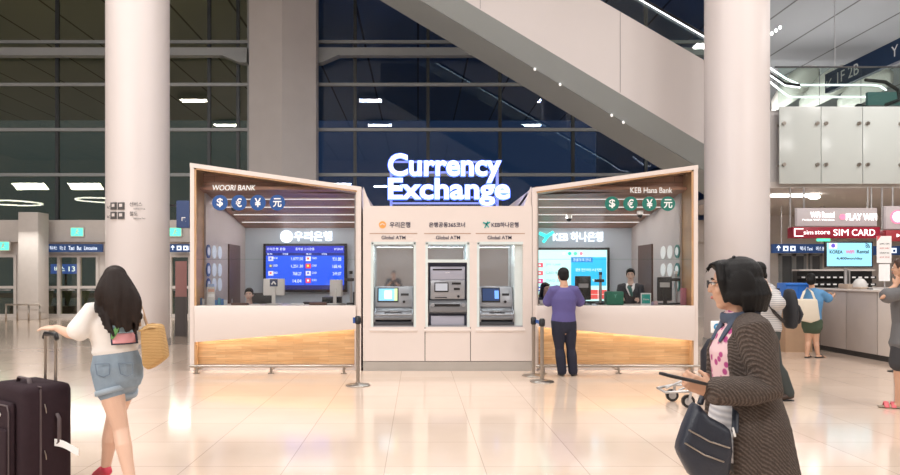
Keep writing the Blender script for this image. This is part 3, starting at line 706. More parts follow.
# sloping fins either side behind the sign
for xx, sg in ((x0-.0, 1), (x1, -1)):
    MB().prism([V(xx, K+.06, zt_), V(xx+sg*.12, K+.06, zt_), V(xx, K+.06, zt_+.32)], (0, .10, 0)).build('corner_fin', M['cream'], en)
greyliner = mat('niche_grey', (.36, .36, .38), .25)
mirror = mat('smoked_mirror', (.55, .55, .57), .04, metal=.9, var=.02)
palereveal = mat('pale_reveal', (.68, .76, .76), .2)
for i in range(3):
    a_, b_ = xs[2*i], xs[2*i+1]
    nb = MB().box(a_, b_, K+.44, K+.46, zu_, zo_).build('niche_mirror', mirror, en)
    MB().box(a_-.01, a_+.03, K-.004, K+.44, zu_, zo_).box(b_-(.13 if i == 2 else .03), b_+.01, K-.004 if i < 2 else K+.06, K+.44, zu_, zo_).box(a_, b_, K-.004, K+.44, zo_-.03, zo_+.012).build('niche_reveal', palereveal, en)
    MB().box(a_, b_, K+.02, K+.44, zu_-.01, zu_+.02).build('niche_shelf', greyliner, en)
    MB().box(a_-.03, b_+.03, K-.02, K+.05, zu_-.075, zu_-.03).build('sill', M['cream'], en, bevel=.005)
    MB().box(a_-.03, b_+.03, K-.003, K+.02, k(0, 234).z, k(0, 233.1).z).build('header_line', mat('bronze_line', (.45, .30, .22), .4), en)
    c = k(( (371.5+415.5)/2-.0, 448, 499.5)[i], 237.6); text('lettering', 'Global ATM', M['navyink'], en, (c.x, K-.004, c.z), w=24*K/F, h=3.6*K/F, bold=.01)
    l = area('niche_light', ((a_+b_)/2, K+.2, zo_-.05), (0, 0, 0), b_-a_-.1, .06, 4, (.85, .95, 1))
c = k(395.5+2, 224.8); text('lettering', '우리은행', M['navyink'], en, (c.x+.04, K-.004, c.z), w=20.5*K/F, h=5.8*K/F, bold=.015)
c = k(382.5, 224.8); e_ = MB().cyl((c.x, K, c.z), (c.x, K-.01, c.z), 3.6*K/F, 22).build('bank_emblem', M['orange'], en)
MB().bar((c.x-.04, K-.013, c.z-.005), (c.x, K-.013, c.z+.02), .006, .014).bar((c.x+.04, K-.013, c.z-.005), (c.x, K-.013, c.z+.02), .006, .014).build('emblem_mark', M['cream'], e_)
c = k(447, 224.8); text('lettering', '은행공동365코너', M['navyink'], en, (c.x, K-.004, c.z), w=36*K/F, h=5*K/F, bold=.015)
c = k(505, 224.8); text('lettering', 'KEB하나은행', M['navyink'], en, (c.x, K-.004, c.z), w=27*K/F, h=5.2*K/F, bold=.015)
c = k(486.5, 224.3)
MB().bar((c.x-.055, K-.005, c.z+.03), (c.x+.01, K-.005, c.z), .01, .022).bar((c.x+.055, K-.005, c.z+.035), (c.x-.01, K-.005, c.z-.005), .01, .022).bar((c.x-.03, K-.005, c.z-.06), (c.x+.02, K-.005, c.z+.045), .01, .018).bar((c.x+.035, K-.005, c.z-.05), (c.x, K-.005, c.z), .01, .018).build('bank_emblem', M['teal'], en)
# ------------------------------------------------------------------ cash machines
silver = mat('atm_silver', (.20, .21, .23), .35, metal=.35); silverl = mat('atm_silver_light', (.34, .35, .38), .3, metal=.4); atmd = mat('atm_dark', (.045, .05, .06), .35)
def atm(i, lab, scrcol, scr2):
    a_, b_ = xs[2*i]+.035, xs[2*i+1]-(.135 if i == 2 else .035); w_ = b_-a_
    z0 = zu_+.02; t = thing('cash_machine', ((a_+b_)/2, K+.2, z0), lab, 'cash machine')
    def sec(nm, mt, pts, xa=a_, xb=b_, par=None, bev=.008): 
        return MB().prism([V(xa, K+y, z0+z) for y, z in pts], (xb-xa, 0, 0)).build(nm, mt, par or t, bevel=bev)
    sec('body', silver, [(.08, 0), (.42, 0), (.42, .62), (.24, .62), (.16, .30), (.08, .24)])
    sec('base_trough', atmd, [(.02, 0), (.079, 0), (.079, .09), (.02, .06)])
    face = sec('fascia', silverl, [(.235, .61), (.155, .30), (.13, .30), (.205, .63)], a_+.01, b_-.01)
    def onf(u, v, dy=0):  # point on the slanted fascia: u across, v up
        return V(a_+w_*u, K+.128+.078*v-dy, z0+.30+.33*v)
    def plate(nm, mt, u0, u1, v0, v1, d=.006, par=None):
        return MB().prism([onf(u0, v0, d), onf(u1, v0, d), onf(u1, v1, d), onf(u0, v1, d)], (0, .008, 0)).build(nm, mt, par or t)
    bz = plate('screen_bezel', M['black'], .08, .62, .22, .95)
    plate('screen', emis('atm_screen', scrcol, .75), .11, .59, .30, .90, .010, bz)
    plate('screen_window', emis('atm_window', scr2, 1.0), *((.26, .45) if i == 0 else (.46, .58)), .40, .80, .013, bz)
    if i == 0: plate('screen_menu', emis('atm_menu', (.55, .75, .35), .9), .51, .59, .30, .9, .013, bz)
    plate('card_slot', M['black'], .68, .88, .55, .66); kn = onf(.76, .25, .012); MB().cyl(kn, kn+V(0, -.02, 0), .022, 14).build('fingerprint_knob', M['black'], t)
    sh = sec('tray', silverl, [(.0, .16), (.15, .22), (.15, .245), (.0, .19)], a_+.02, b_-.02)
    plateb = MB().box(a_+w_*.28, b_-w_*.28, K+.02, K+.06, z0+.185, z0+.215).build('cash_slot', M['black'], sh)
    kp = MB()
    for r_ in range(4):
        for c_ in range(4): kp.box(a_+w_*(.42+.05*c_), a_+w_*(.45+.05*c_), K+.05+.022*r_, K+.066+.022*r_, z0+.205+.008*r_, z0+.225+.008*r_)
    kp.build('keypad', M['alu'], sh)
    sec('front_lip', silver, [(-.01, .10), (.08, .13), (.08, .17), (-.01, .15)], a_+.02, b_-.02)
    for s_ in (a_, b_-.03): sec('side_cheek', silver, [(.0, .06), (.42, .06), (.42, .52), (.2, .56), (.12, .28), (.0, .2)], s_, s_+.03)
    return t
atm(0, 'silver cash machine with light blue screen in the left bay', (.25, .60, .85), (.80, .93, 1))
atm(2, 'silver cash machine with dark navy screen in the right bay', (.015, .04, .12), (.15, .35, .9))
# middle machine, tall
a_, b_ = xs[2]+.05, xs[3]-.03; w_ = b_-a_; z0 = zu_+.02; zz = lambda py: k(0, py).z
t = thing('cash_machine', ((a_+b_)/2, K+.1, z0), 'tall grey cash machine with navy surround in the middle bay', 'cash machine')
nav = mat('atm_navy', (.07, .08, .14), .35); lav = mat('atm_lavender', (.40, .41, .50), .35, metal=.2)
MB().box(a_, b_, K+.14, K+.40, z0, zz(262)).build('body', nav, t)
MB().box(xs[2]+.03, xs[3]-.03, K-.002, K+.43, zz(262.5), zz(259.5)).build('top_bar', palereveal, t)
MB().box(a_+.02, b_-.03, K+.06, K+.16, zz(280), zz(266.5)).build('top_panel', lav, t, bevel=.01)
MB().box(a_+.06, b_-.08, K+.05, K+.07, zz(270.2), zz(268.8)).build('vent_slot', M['black'], t)
q = k(447.5, 272.5); text('lettering', 'ATM', M['white'], t, (q.x, K+.055, q.z), h=.022)
mp = MB().box(a_+.02, b_-.03, K+.04, K+.16, zz(299.5), zz(280)).build('main_panel', silverl, t, bevel=.02)
q0, q1 = k(434.5, 292, K), k(448.5, 282.5, K)
sb = MB().box(q0.x, q1.x, K+.028, K+.045, q0.z, q1.z).build('screen', M['black'], mp)
MB().box(q0.x+.015, q1.x-.015, K+.024, K+.03, q0.z+.02, q1.z-.015).build('screen_picture', emis('atm_pic', (.45, .47, .52), .6), sb)
for p_ in ((452, 461, 284.5, 282.5), (454, 460, 290, 288), (435, 447, 298, 297.2)):
    q0, q1 = k(p_[0], p_[2]), k(p_[1], p_[3]); MB().box(q0.x, q1.x, K+.03, K+.045, q0.z, q1.z).build('slot', M['black'], mp)
q = k(458.5, 296.5); MB().cyl((q.x, K+.05, q.z), (q.x, K+.02, q.z), .02, 12).build('knob', M['black'], mp)
sh = MB().prism([V(a_+.0, K-.0, zz(305)), V(a_, K-.0, zz(312)), V(a_, K+.16, zz(315)), V(a_, K+.16, zz(300)), V(a_, K+.08, zz(300))], (w_, 0, 0)).build('shelf_unit', silver, t, bevel=.015)
q0, q1 = k(434, 306.5), k(460, 304); MB().box(q0.x, q1.x, K-.006, K+.02, q0.z, q1.z).build('cash_slot', M['black'], sh)
MB().cyl((a_+.06, K-.02, zz(305)), (a_+.06, K+.02, zz(305)), .03, 14).cyl((b_-.06, K-.02, zz(305)), (b_-.06, K+.02, zz(305)), .03, 14).build('corner_boss', silverl, sh)
MB().box(a_+.03, b_-.04, K+.07, K+.14, z0, zz(316)).build('lower_panel', lav, t, bevel=.01)
# ------------------------------------------------------------------ the big lit sign
Ys = K+.45
c = at(450, 205, Ys)
sg_ = thing('currency_exchange_sign', (c.x, Ys, zt_), 'glowing white two-line sign on top of the cash machine cabinet', 'sign')
fx = [at(p, 0, Ys).x for p in (391, 497.5)]
fm = MB()
for xx in fx: fm.box(xx-.022, xx+.022, Ys+.02, Ys+.07, zt_-.02, at(0, 161, Ys).z)
for py in (161.5, 172, 197, 203): z = at(0, py, Ys).z; fm.box(fx[0], fx[1], Ys+.02, Ys+.06, z-.015, z+.015)
fm.build('mounting_frame', emis('frame_glow', (.30, .38, .95), .35), sg_)  # tubes glow faintly blue themselves, imitating light from the letters
def big(st_, px0, px1, py0, py1):
    a, b = at(px0, py1, Ys), at(px1, py0, Ys)
    ls = text('letter', st_, M['signw'], sg_, ((a.x+b.x)/2, Ys-.03, (a.z+b.z)/2), w=b.x-a.x, h=b.z-a.z, d=.02, bold=.022, loose=True)
    for o in []:     # blue-lit return behind each letter face
        me = o.data.copy(); bb = bmesh.new(); bb.from_mesh(me); 
        for v in bb.verts: v.co.y += .045 if v.co.y+W(o).translation.y > Ys-.03 else .021
        cx = sum(v.co.x for v in bb.verts)/len(bb.verts); cz = sum(v.co.z for v in bb.verts)/len(bb.verts)
        bb.to_mesh(me); bb.free(); me.materials.clear(); me.materials.append(M['signb'])
        r_ = bpy.data.objects.new('letter_return', me); COL.objects.link(r_); r_.parent = o
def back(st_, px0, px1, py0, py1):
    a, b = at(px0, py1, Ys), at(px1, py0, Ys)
    text('blue_halo', st_, M['signb'], sg_, ((a.x+b.x)/2, Ys+.015, (a.z+b.z)/2), w=b.x-a.x, h=b.z-a.z, d=.05, bold=.042)  # wider glowing copy of the letters, added to imitate a blue halo
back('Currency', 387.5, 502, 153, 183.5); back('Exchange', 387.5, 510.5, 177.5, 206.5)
big('Currency', 388.5, 501, 154, 182.5)
big('Exchange', 388.5, 509.5, 178.5, 205.5)
for xx in (at(420, 0, K).x, at(480, 0, K).x):
    l = bpy.data.lights.new('sign_glow', 'POINT'); l.energy = 8; l.color = (.25, .38, 1); l.shadow_soft_size = .3
    o = bpy.data.objects.new('sign_glow', l); o.location = (xx, Ys+.35, 3.0); COL.objects.link(o)
# ------------------------------------------------------------------ security cameras in the booths
for px, py, Y, lab in ((188+8, 219, 12.1, 'small dome camera under the left booth ceiling'), (640, 222, 12.6, 'small dome camera under the right booth ceiling near the side wall'), (569, 229, 12.9, 'white camera under the right booth ceiling near its emblem')):
    if px == 196: px = 234
    c = at(px, py, Y); z = 2.97-.155*(Y-11.1)
    t = thing('dome_camera', (c.x, Y, z-.1), lab, 'camera', 'ceiling cameras')
    MB().cyl((c.x, Y, z), (c.x, Y, z-.07), .06, 16).build('mount', M['whitep'], t, smooth='auto'); MB().ell((c.x, Y, z-.08), .05, .05, .05).build('dome', M['black'], t, smooth=True)
# ------------------------------------------------------------------ counter things
ZC = 1.055
def on(px, Y=11.3): q = at(px, 300, Y); return q.x
def monitor(px, Y, w, h, zc, rz, shell, lab, badge=None, name='monitor'):
    x = on(px, Y); t = thing(name, (x, Y, ZC), lab, 'monitor'); 
    t.rotation_euler = (0, 0, 0)
    R = Matrix.Rotation(rz, 3, 'Z'); c = V(x, Y, 0)
    MB().box(x-w/2, x+w/2, Y-.02, Y+.03, zc-h/2, zc+h/2, rz=rz, piv=c).build('back_shell', shell, t, bevel=.015)
    MB().box(x-w/2+.02, x+w/2-.02, Y+.03, Y+.034, zc-h/2+.02, zc+h/2-.02, rz=rz, piv=c).build('display', emis('desk_display', (.4, .5, .6), .5), t)
    MB().box(x-.03, x+.03, Y-.04, Y-.02, ZC+.02, zc, rz=rz, piv=c).build('neck', shell, t)
    MB().box(x-.12, x+.12, Y-.09, Y+.10, ZC, ZC+.02, rz=rz, piv=c).build('foot', shell, t, bevel=.006)
    if badge: MB().box(x-badge[1]/2, x+badge[1]/2, Y-.026, Y-.02, zc-badge[2]/2+badge[3], zc+badge[2]/2+badge[3], rz=rz, piv=c).build('badge', badge[0], t)
    return t, x
zc = lambda py, Y: EYE+(CY-py)*Y/F
t, x = monitor(274, 11.35, .36, .28, zc(287, 11.35), 0, M['whitep'], 'white monitor back with dark badge on the left booth counter', (mat('badge_navy', (.04, .06, .14), .4), .13, .12, .07))
MB().bar((x-.035, 11.32, zc(283.5, 11.3)-.015), (x+.0, 11.32, zc(283.5, 11.3)+.035), .008, .02).bar((x+.035, 11.32, zc(283.5, 11.3)-.015), (x, 11.32, zc(283.5, 11.3)+.035), .008, .02).build('badge_mark', M['white'], t)
monitor(336, 11.45, .26, .28, zc(288, 11.45), -.6, M['whitep'], 'angled cream monitor beside a pole on the left booth counter')
monitor(583, 11.4, .27, .40, zc(288, 11.4), .1, M['black'], 'black monitor left of the green box on the right booth counter', (mat('badge_grey', (.42, .42, .44), .4), .17, .07, .04))
monitor(664.5, 11.4, .24, .40, zc(289, 11.4), -.1, M['black'], 'black monitor near the oak jamb on the right booth counter', (mat('badge_grey2', (.5, .5, .5), .4), .16, .08, .07))
def poledev(px, py, Y, lab, col):
    x = on(px, Y); t = thing('document_camera', (x, Y, ZC), lab, 'document camera', 'pole devices')
    MB().box(x-.07, x+.07, Y-.08, Y+.08, ZC, ZC+.03).build('base', M['black'], t, bevel=.008)
    MB().cyl((x, Y, ZC+.03), (x, Y, zc(py, Y)), .022, 14).build('pole', M['alu'], t, smooth='auto')
    MB().box(x-.10, x+.05, Y-.06, Y+.03, zc(py, Y)-.12, zc(py, Y)-.07).build('camera_arm', M['black'], t, bevel=.008)
    MB().cyl((x, Y, zc(py, Y)), (x, Y, zc(py, Y)+.05), .028, 14).build('cap', M['white'] if col else M['black'], t)
poledev(351, 274, 11.4, 'metal pole device at the right end of the left booth counter', 0)
poledev(600.5, 275, 11.4, 'metal pole device right of the black monitor beside the purple shirt man', 0)
poledev(676, 274, 11.4, 'metal pole device between black monitor and oak jamb, right booth', 1)
# left booth bits
def simple(nm, mt, lab, cat, px0, px1, py0, Y, dep=.12, z=ZC, bevel=.006, group=None):
    a, b = at(px0, 0, Y).x, at(px1, 0, Y).x
    return tag(MB().box(a, b, Y, Y+dep, z, zc(py0, Y)).build(nm, mt, None, bevel=bevel), lab, cat, group)
dkb = mat('tray_brown', (.17, .08, .06), .5)
simple('document_tray', dkb, 'flat brown tray in front of the left booth clerk', 'tray', 231, 247, 303, 11.15)
simple('document_tray', dkb, 'flat brown tray before the angled cream monitor', 'tray', 309, 326, 302.5, 11.15)
simple('document_tray', M['white'], 'flat white tray in the middle of the left booth counter', 'tray', 290, 303, 303.6, 11.15)
simple('keyboard', M['black'], 'black keyboard beside the angled cream monitor', 'keyboard', 303, 329, 301.8, 11.5)
simple('card_terminal', M['black'], 'black terminal between keyboard and cream monitor', 'terminal', 322, 341, 297, 11.6, .2)
simple('card_terminal', M['black'], 'black terminal at the far right end of left booth counter', 'terminal', 353, 357.5, 292, 11.5, .2)
t = thing('brochure_rack', (on(209), 11.25, ZC), 'white brochure rack at the left end of left booth counter', 'rack')
for j in range(3): 
    z0_ = ZC+.05+.0; a, b = at(206.5, 0, 11.25+.05*j).x, at(215, 0, 11.25+.05*j).x
    MB().box(a, b, 11.25+.05*j, 11.27+.05*j, ZC, zc(297-5*j, 11.25)).build('pocket', M['whitep'], t, bevel=.003)
    MB().box(a+.02, b-.02, 11.255+.05*j+.017, 11.262+.05*j+.017, ZC+.05, zc(294-5*j, 11.25)).build('brochure', [M['white'], mat('broch_orange', (.8, .5, .4), .5), mat('broch_blue', (.4, .55, .8), .5)][j], t)
cb = [mat('pack_blue', (.08, .22, .50), .4), mat('pack_white', (.7, .72, .74), .4), mat('pack_teal', (.10, .35, .45), .4)]
for j, px in enumerate((200.5, 203, 216, 219, 222, 225)):
    simple('leaflet_pack', cb[(0, 1, 0, 2, 0, 1)[j]], ('blue leaflet pack at the left end of left booth counter', 'white leaflet pack next to the left jamb', 'first blue pack right of the brochure rack', 'teal pack right of the brochure rack', 'second blue pack right of the brochure rack', 'white pack farthest right of the brochure rack')[j], 'leaflet pack', px-1.2, px+1.2, 298+(j % 3), 11.2, .06, bevel=.002, group='leaflet packs')
simple('green_box', mat('box_green', (.0, .20, .12), .4), 'green box standing beside the right booth clerk', 'box', 607, 624, 291.5, 11.15, .2, bevel=.02)
c = at(615.5, 296, 11.14); tag(text('box_emblem', 'Y', mat('emblem_green', (.15, .55, .42), .4), None, (c.x, 11.145, c.z), h=.06, bold=.02), 'pale emblem on the green box front', 'emblem')
t = thing('counter_sign', (on(646), 11.1, ZC), 'small green and white sign in front of the right booth clerk', 'sign')
a, b = at(641, 304, 11.1), at(651, 293, 11.1)
box('sign_card', M['white'], t, a.x, b.x, 11.1, 11.115, ZC, b.z); box('sign_face', mat('sgreen', (.03, .42, .36), .4), t, a.x+.015, b.x-.015, 11.095, 11.1, ZC+.03, b.z-.02)
text('lettering', 'Hana', M['white'], t, ((a.x+b.x)/2, 11.092, (ZC+b.z)/2), w=.09, h=.03)
simple('tissue_box', mat('pinkish', (.62, .42, .44), .5), 'small pinkish box near the black monitor on right counter', 'box', 654, 658, 301, 11.15, .08)
simple('coin_tray', mat('lilac', (.35, .30, .42), .5), 'small lilac tray right of the green sign', 'tray', 651.5, 654, 302, 11.12, .08)
simple('leaflet_card', mat('leaf_pink', (.70, .30, .40), .5), 'pink leaflet card standing by the right oak jamb', 'leaflet', 680.5, 686.5, 288, 11.2, .02)
simple('flower_cup', M['whitep'], 'white cup beside the purple shirt man on the counter', 'cup', 540, 543, 300, 11.15, .05)
# ------------------------------------------------------------------ SIM card counter, right
t = thing('service_counter', (9.6, 12.9, 0), 'beige service counter with tall side panels at right', 'counter')
cg = mat('counter_grey', (.42, .38, .36), .4); cl_ = mat('counter_light', (.66, .61, .57), .3)
ys = [11.0, 12.35, 13.25, 14.1, 15.2]
for i in range(4):
    fp = MB().box(8.34, 8.38, ys[i]+.012, ys[i+1]-.012, .10, 1.24).build('side_panel', cl_ if i == 0 else cg, t, bevel=.004)
MB().box(8.38, 10.8, 11.0, 15.2, .0, 1.20).build('carcass', cg, t)
MB().box(8.36, 8.40, 11.0, 15.2, .0, .10).build('plinth', M['dark'], t)
MB().box(8.30, 10.8, 10.98, 15.2, 1.24, 1.28).build('worktop', cl_, t, bevel=.006)
MB().box(8.45, 8.50, 12.7, 15.0, 1.28, 1.30).build('cable_trim', M['dark'], t)
# shelf of small goods behind
t = thing('accessory_shelf', (9.6, 16.4, 0), 'dark shelf rack with rows of small price labels behind the counter', 'shelf')
a, b = at(797, 300, 16.4), at(872, 271, 16.4)
MB().box(a.x, b.x, 16.4, 16.6, 0, b.z).build('back_panel', M['dark'], t)
MB().box(a.x, b.x, 16.30, 16.62, b.z, b.z+.04).build('top_board', cl_, t)
for py in (277, 284, 291):
    z = zc(py, 16.3); sh = MB().box(a.x, b.x, 16.25, 16.4, z-.04, z+.02).build('shelf_board', M['black'], t)
    for j in range(12):
        xx = a.x+(b.x-a.x)*(j+.5)/12; MB().box(xx-.05, xx+.03, 16.24, 16.25, z-.025, z+.01).build('price_label', M['white'], sh)
MB().box(at(847.5, 0, 16.2).x, at(849, 0, 16.2).x, 16.15, 16.3, 1.2, zc(270, 16.2)).build('divider_post', M['alu'], t)
# hanging signs
def hsign(name, px0, px1, y0, y1, Y, face, lab):
    a, b = at(px0, y1, Y), at(px1, y0, Y)
    t = thing(name, ((a.x+b.x)/2, Y, a.z), lab, 'sign')
    MB().box(a.x, b.x, Y, Y+(.10 if Y > 16.95 else .26), a.z, b.z).build('sign_box', face, t, bevel=.004)
    return t, a, b
gs = emis('sign_grey_lit', (.55, .48, .48), .45)
t, a, b = hsign('overhead_shop_sign', 797, 877, 208, 226, 17.0, gs, 'pale grey overhead sign with pink dot above the red sign')
for xx in (a.x+.2, b.x-.2): MB().cyl((xx, 17.05, b.z), (xx, 17.05, 3.76), .02, 8).build('hanger_rod', M['alu'], t)
h = b.z-a.z; wl = emis('white_lit', (1, .97, .97), 1.7); pk = emis('pink_lit', (1, .25, .40), 1.0)
text('lettering', 'WiFi Rental', wl, t, (at(822, 0, 17).x, 16.98, a.z+h*.62), w=24*17/F, h=.15, bold=.02)
text('lettering', 'Pocket WiFi Wireless', wl, t, (at(818, 0, 17).x, 16.98, a.z+h*.34), w=32*17/F, h=.04)
text('lettering', 'PLAY WIFI', wl, t, (at(861, 0, 17).x, 16.98, a.z+h*.5), w=31*17/F, h=.17, bold=.03)
q = at(842, 0, 17).x; MB().cyl((q, 16.99, a.z+h*.5), (q, 16.97, a.z+h*.5), .07, 18).build('pink_emblem', pk, t)
t, a, b = hsign('red_shop_sign', 793, 880, 227, 238, 16.9, mat('sign_red', (.30, .012, .035), .35, emit=(.6, .02, .05), es=.06), 'long dark red overhead sign hanging under the pale grey sign')
for xx in (a.x+.06, b.x-.06): MB().cyl((xx, 17.135, b.z), (xx, 17.135, 3.76), .02, 8).build('hanger_rod', M['alu'], t)
for s_, px_, w_, h_ in (('SIM', 840.5, 15, .16), ('CARD', 863, 23, .16), ('sim', 808, 9.5, .10), ('store', 822, 15, .09)):
    text('lettering', s_, wl, t, (at(px_, 0, 16.9).x, 16.88, (a.z+b.z)/2), w=w_*16.9/F, h=h_, bold=.0)
q0, q1 = at(794.5, 0, 16.9).x, at(803, 0, 16.9).x; zm = (a.z+b.z)/2
MB().bar((q0, 16.89, zm-.09), (q0, 16.89, zm+.09), .02, .02, (0, 1, 0)).bar((q0, 16.89, zm+.09), (q1, 16.89, zm+.09), .02, .02).bar((q0, 16.89, zm-.09), (q1, 16.89, zm-.09), .02, .02).build('card_outline', wl, t)
t, a, b = hsign('overhead_shop_sign', 886, 930, 206, 229, 17.0, gs, 'pale grey overhead sign cut by the right edge, with pink and white disc')
q = at(897, 0, 17).x; MB().cyl((q, 17, a.z+.3), (q, 16.97, a.z+.3), .17, 24).build('white_emblem', pk, t); MB().cyl((q, 16.97, a.z+.3), (q, 16.96, a.z+.3), .13, 24).build('emblem_centre', wl, t)
for xx in (a.x+.2, b.x-.2): MB().cyl((xx, 17.05, b.z), (xx, 17.05, 3.76), .02, 8).build('hanger_rod', M['alu'], t)
t, a, b = hsign('red_shop_sign', 886, 930, 230, 241, 16.9, mat('sign_red2', (.34, .03, .045), .35, emit=(.6, .05, .06), es=.06), 'short red overhead sign cut by the right edge')
text('lettering', '▸', wl, t, (at(898, 0, 16.9).x, 16.88, (a.z+b.z)/2), h=.09)
for xx in (a.x+.06, b.x-.06): MB().cyl((xx, 17.135, b.z), (xx, 17.135, 3.76), .02, 8).build('hanger_rod', M['alu'], t)
dirsign(773, 832, 244, 253, 21.5, '택시 Taxi  버스 Bus', 'blue direction sign to the left of the cyan hanging screen')
dirsign(874, 930, 246, 255, 21.5, '공항철도  Railroad', 'blue direction sign at the right edge behind the white notices')
# far wall under the mezzanine with door frames
struct(MB().box(12.25, 29.9, 25.0, 25.2, 0, 3.74).build('wall_lobby', M['wallw'], None))
t = thing('door_4', (at(800, 0, 24.9).x, 24.9, 0), None, None); struct(t)
for a_, b_ in ((782, 792), (796, 804), (812, 820)):
    a, b = at(a_, 0, 24.9).x, at(b_, 0, 24.9).x
    box('glass_pane', mat('pane_dark', (.10, .11, .12), .1), t, a, b, 24.93, 25.0, .1, 2.25)
    f = MB().box(a-.08, a, 24.88, 25.0, 0, 2.33).box(b, b+.08, 24.88, 25.0, 0, 2.33).box(a-.08, b+.08, 24.88, 25.0, 2.25, 2.33).build('door_frame', M['mullion'], t)
t = thing('exit_sign', at(824, 238, 21), 'green exit sign between the red sign and the cyan screen', 'exit sign', 'exit signs')
q = at(824, 238, 21.5); box('housing', greenlit, t, q.x-.2, q.x+.2, 21.5, 21.56, q.z-.1, q.z+.1)
MB().cyl((q.x, 21.53, q.z+.1), (q.x, 21.53, 3.75), .015, 8).build('hanger_rod', M['alu'], t)
t = thing('soffit_lamp', at(812, 207, 19), 'bright strip lamp under the mezzanine right of the column', 'lamp')
q = at(812, 207, 18.5); MB().box(at(770, 0, 18.5).x, q.x, 18.4, 18.6, 3.68, 3.74).build('tube', emis('tube', (1, .97, .92), 5), t); MB().ell((q.x, 18.4, 3.66), .16, .12, .06).build('end_lamp', emis('tube2', (1, .97, .92), 8), t, smooth=True)
# cyan TV on counter post
Y = 14.6; a, b = at(825.5, 267.5, Y), at(873, 241.5, Y)
t = thing('hanging_screen', ((a.x+b.x)/2, Y, 1.28), 'cyan wifi rental screen on a post above the service counter', 'screen')
box('bezel', M['black'], t, a.x, b.x, Y, Y+.06, a.z, b.z, bevel=.006)
W_, H_ = b.x-a.x, b.z-a.z
dp = box('display', emis('wifi_screen', (.30, .68, .84), .95), t, a.x+.03, b.x-.03, Y-.004, Y, a.z+.03, b.z-.03)
MB().cyl((a.x+W_*.48, Y+.09, 1.28), (a.x+W_*.48, Y+.09, a.z+.2), .03, 12).build('post', M['alu'], t, smooth='auto')
ik = mat('ink_screen', (.02, .06, .09), .5); ir = emis('ink_red', (.8, .08, .25), .7)
text('screen_text', 'KOREA', ik, dp, (a.x+W_*.22, Y-.008, a.z+H_*.60), w=W_*.27, h=H_*.13, d=.003, bold=.02)
text('screen_text', 'WIFI', ir, dp, (a.x+W_*.51, Y-.008, a.z+H_*.60), w=W_*.18, h=H_*.13, d=.003, bold=.02)
text('screen_text', 'Rental', ik, dp, (a.x+W_*.78, Y-.008, a.z+H_*.61), w=W_*.25, h=H_*.14, d=.003, bold=.02)
text('screen_text', '4,400won/day', ik, dp, (a.x+W_*.5, Y-.008, a.z+H_*.34), w=W_*.55, h=H_*.12, d=.003, bold=.02)
fg = MB().box(a.x+W_*.07, a.x+W_*.24, Y-.01, Y-.005, a.z+H_*.73, a.z+H_*.94).build('flag', emis('flag_w', (.85, .88, .9), .9), dp)
MB().cyl((a.x+W_*.155, Y-.01, a.z+H_*.84), (a.x+W_*.155, Y-.014, a.z+H_*.84), .045, 16).build('flag_emblem', emis('flag_b', (.15, .1, .6), .8), fg)
for j in range(3):
    pts = [V(a.x+W_*.84+(.02+.03*j)*math.sin(th), Y-.01, a.z+H_*.76+(.02+.035*j)*math.cos(th)) for th in [math.radians(d_) for d_ in range(0, 91, 15)]]
    MB().tube(pts, [.008]*len(pts), n=6).build('wifi_arc', ik, dp)
# white notices on stand
Y = 12.2; t = thing('notice_stand', (at(884, 0, Y).x, Y, 1.27), 'white notice with red corner clipped above a second sheet, right edge', 'notice')
a, b = at(877, 263, Y), at(891.5, 236, Y); bd = box('notice_sheet', M['white'], t, a.x, b.x, Y, Y+.01, a.z, b.z)
MB().prism([V(a.x, Y-.004, b.z), V(a.x+.07, Y-.004, b.z), V(a.x, Y-.004, b.z-.09)], (0, .003, 0)).build('red_corner', mat('rc', (.7, .1, .12), .5), bd)
rdi = mat('red_ink', (.55, .12, .12), .5)
for j in range(4): text('lettering', ['eSIM / SIM', '데이터 무제한', 'unlimited data', '문의 안내'][j], rdi if j % 2 else M['greyink'], bd, ((a.x+b.x)/2, Y-.005, b.z-.14-.08*j), w=.17, h=.025, d=.002)
a, b = at(879, 281, Y), at(890, 264, Y); box('notice_sheet', M['white'], t, a.x, b.x, Y, Y+.01, a.z, b.z)
MB().cyl((at(885, 0, Y).x, Y+.012, 1.27), (at(885, 0, Y).x, Y+.012, zc(240, Y)), .012, 10).build('post', M['alu'], t)
# things on the counter
def simple2(nm, mt, lab, cat, px0, px1, pyt, Y, dep, z=1.28, group=None, bevel=.01):
    a, b = at(px0, 0, Y).x, at(px1, 0, Y).x
    return tag(MB().box(max(a, 8.34), b, Y, Y+dep, z, zc(pyt, Y)).build(nm, mt, None, bevel=bevel), lab, cat, group)
simple2('cardboard_box', mat('carton', (.42, .33, .26), .7), 'open brown cardboard box on the service counter', 'box', 842, 853, 284, 13.2, .3)
simple2('cardboard_box', mat('carton2', (.50, .40, .32), .7), 'long brown box beneath the clear dome on the service counter', 'box', 853.5, 869, 287, 12.8, .3)
q = at(860, 0, 13.4); tag(MB().ell((q.x, 13.4, 1.33), .13, .13, .16).build('clear_dome', mat('dome_w', (.62, .60, .58), .15), None, smooth=True), 'whitish dome-shaped dispenser behind the brown boxes on the counter', 'dispenser')
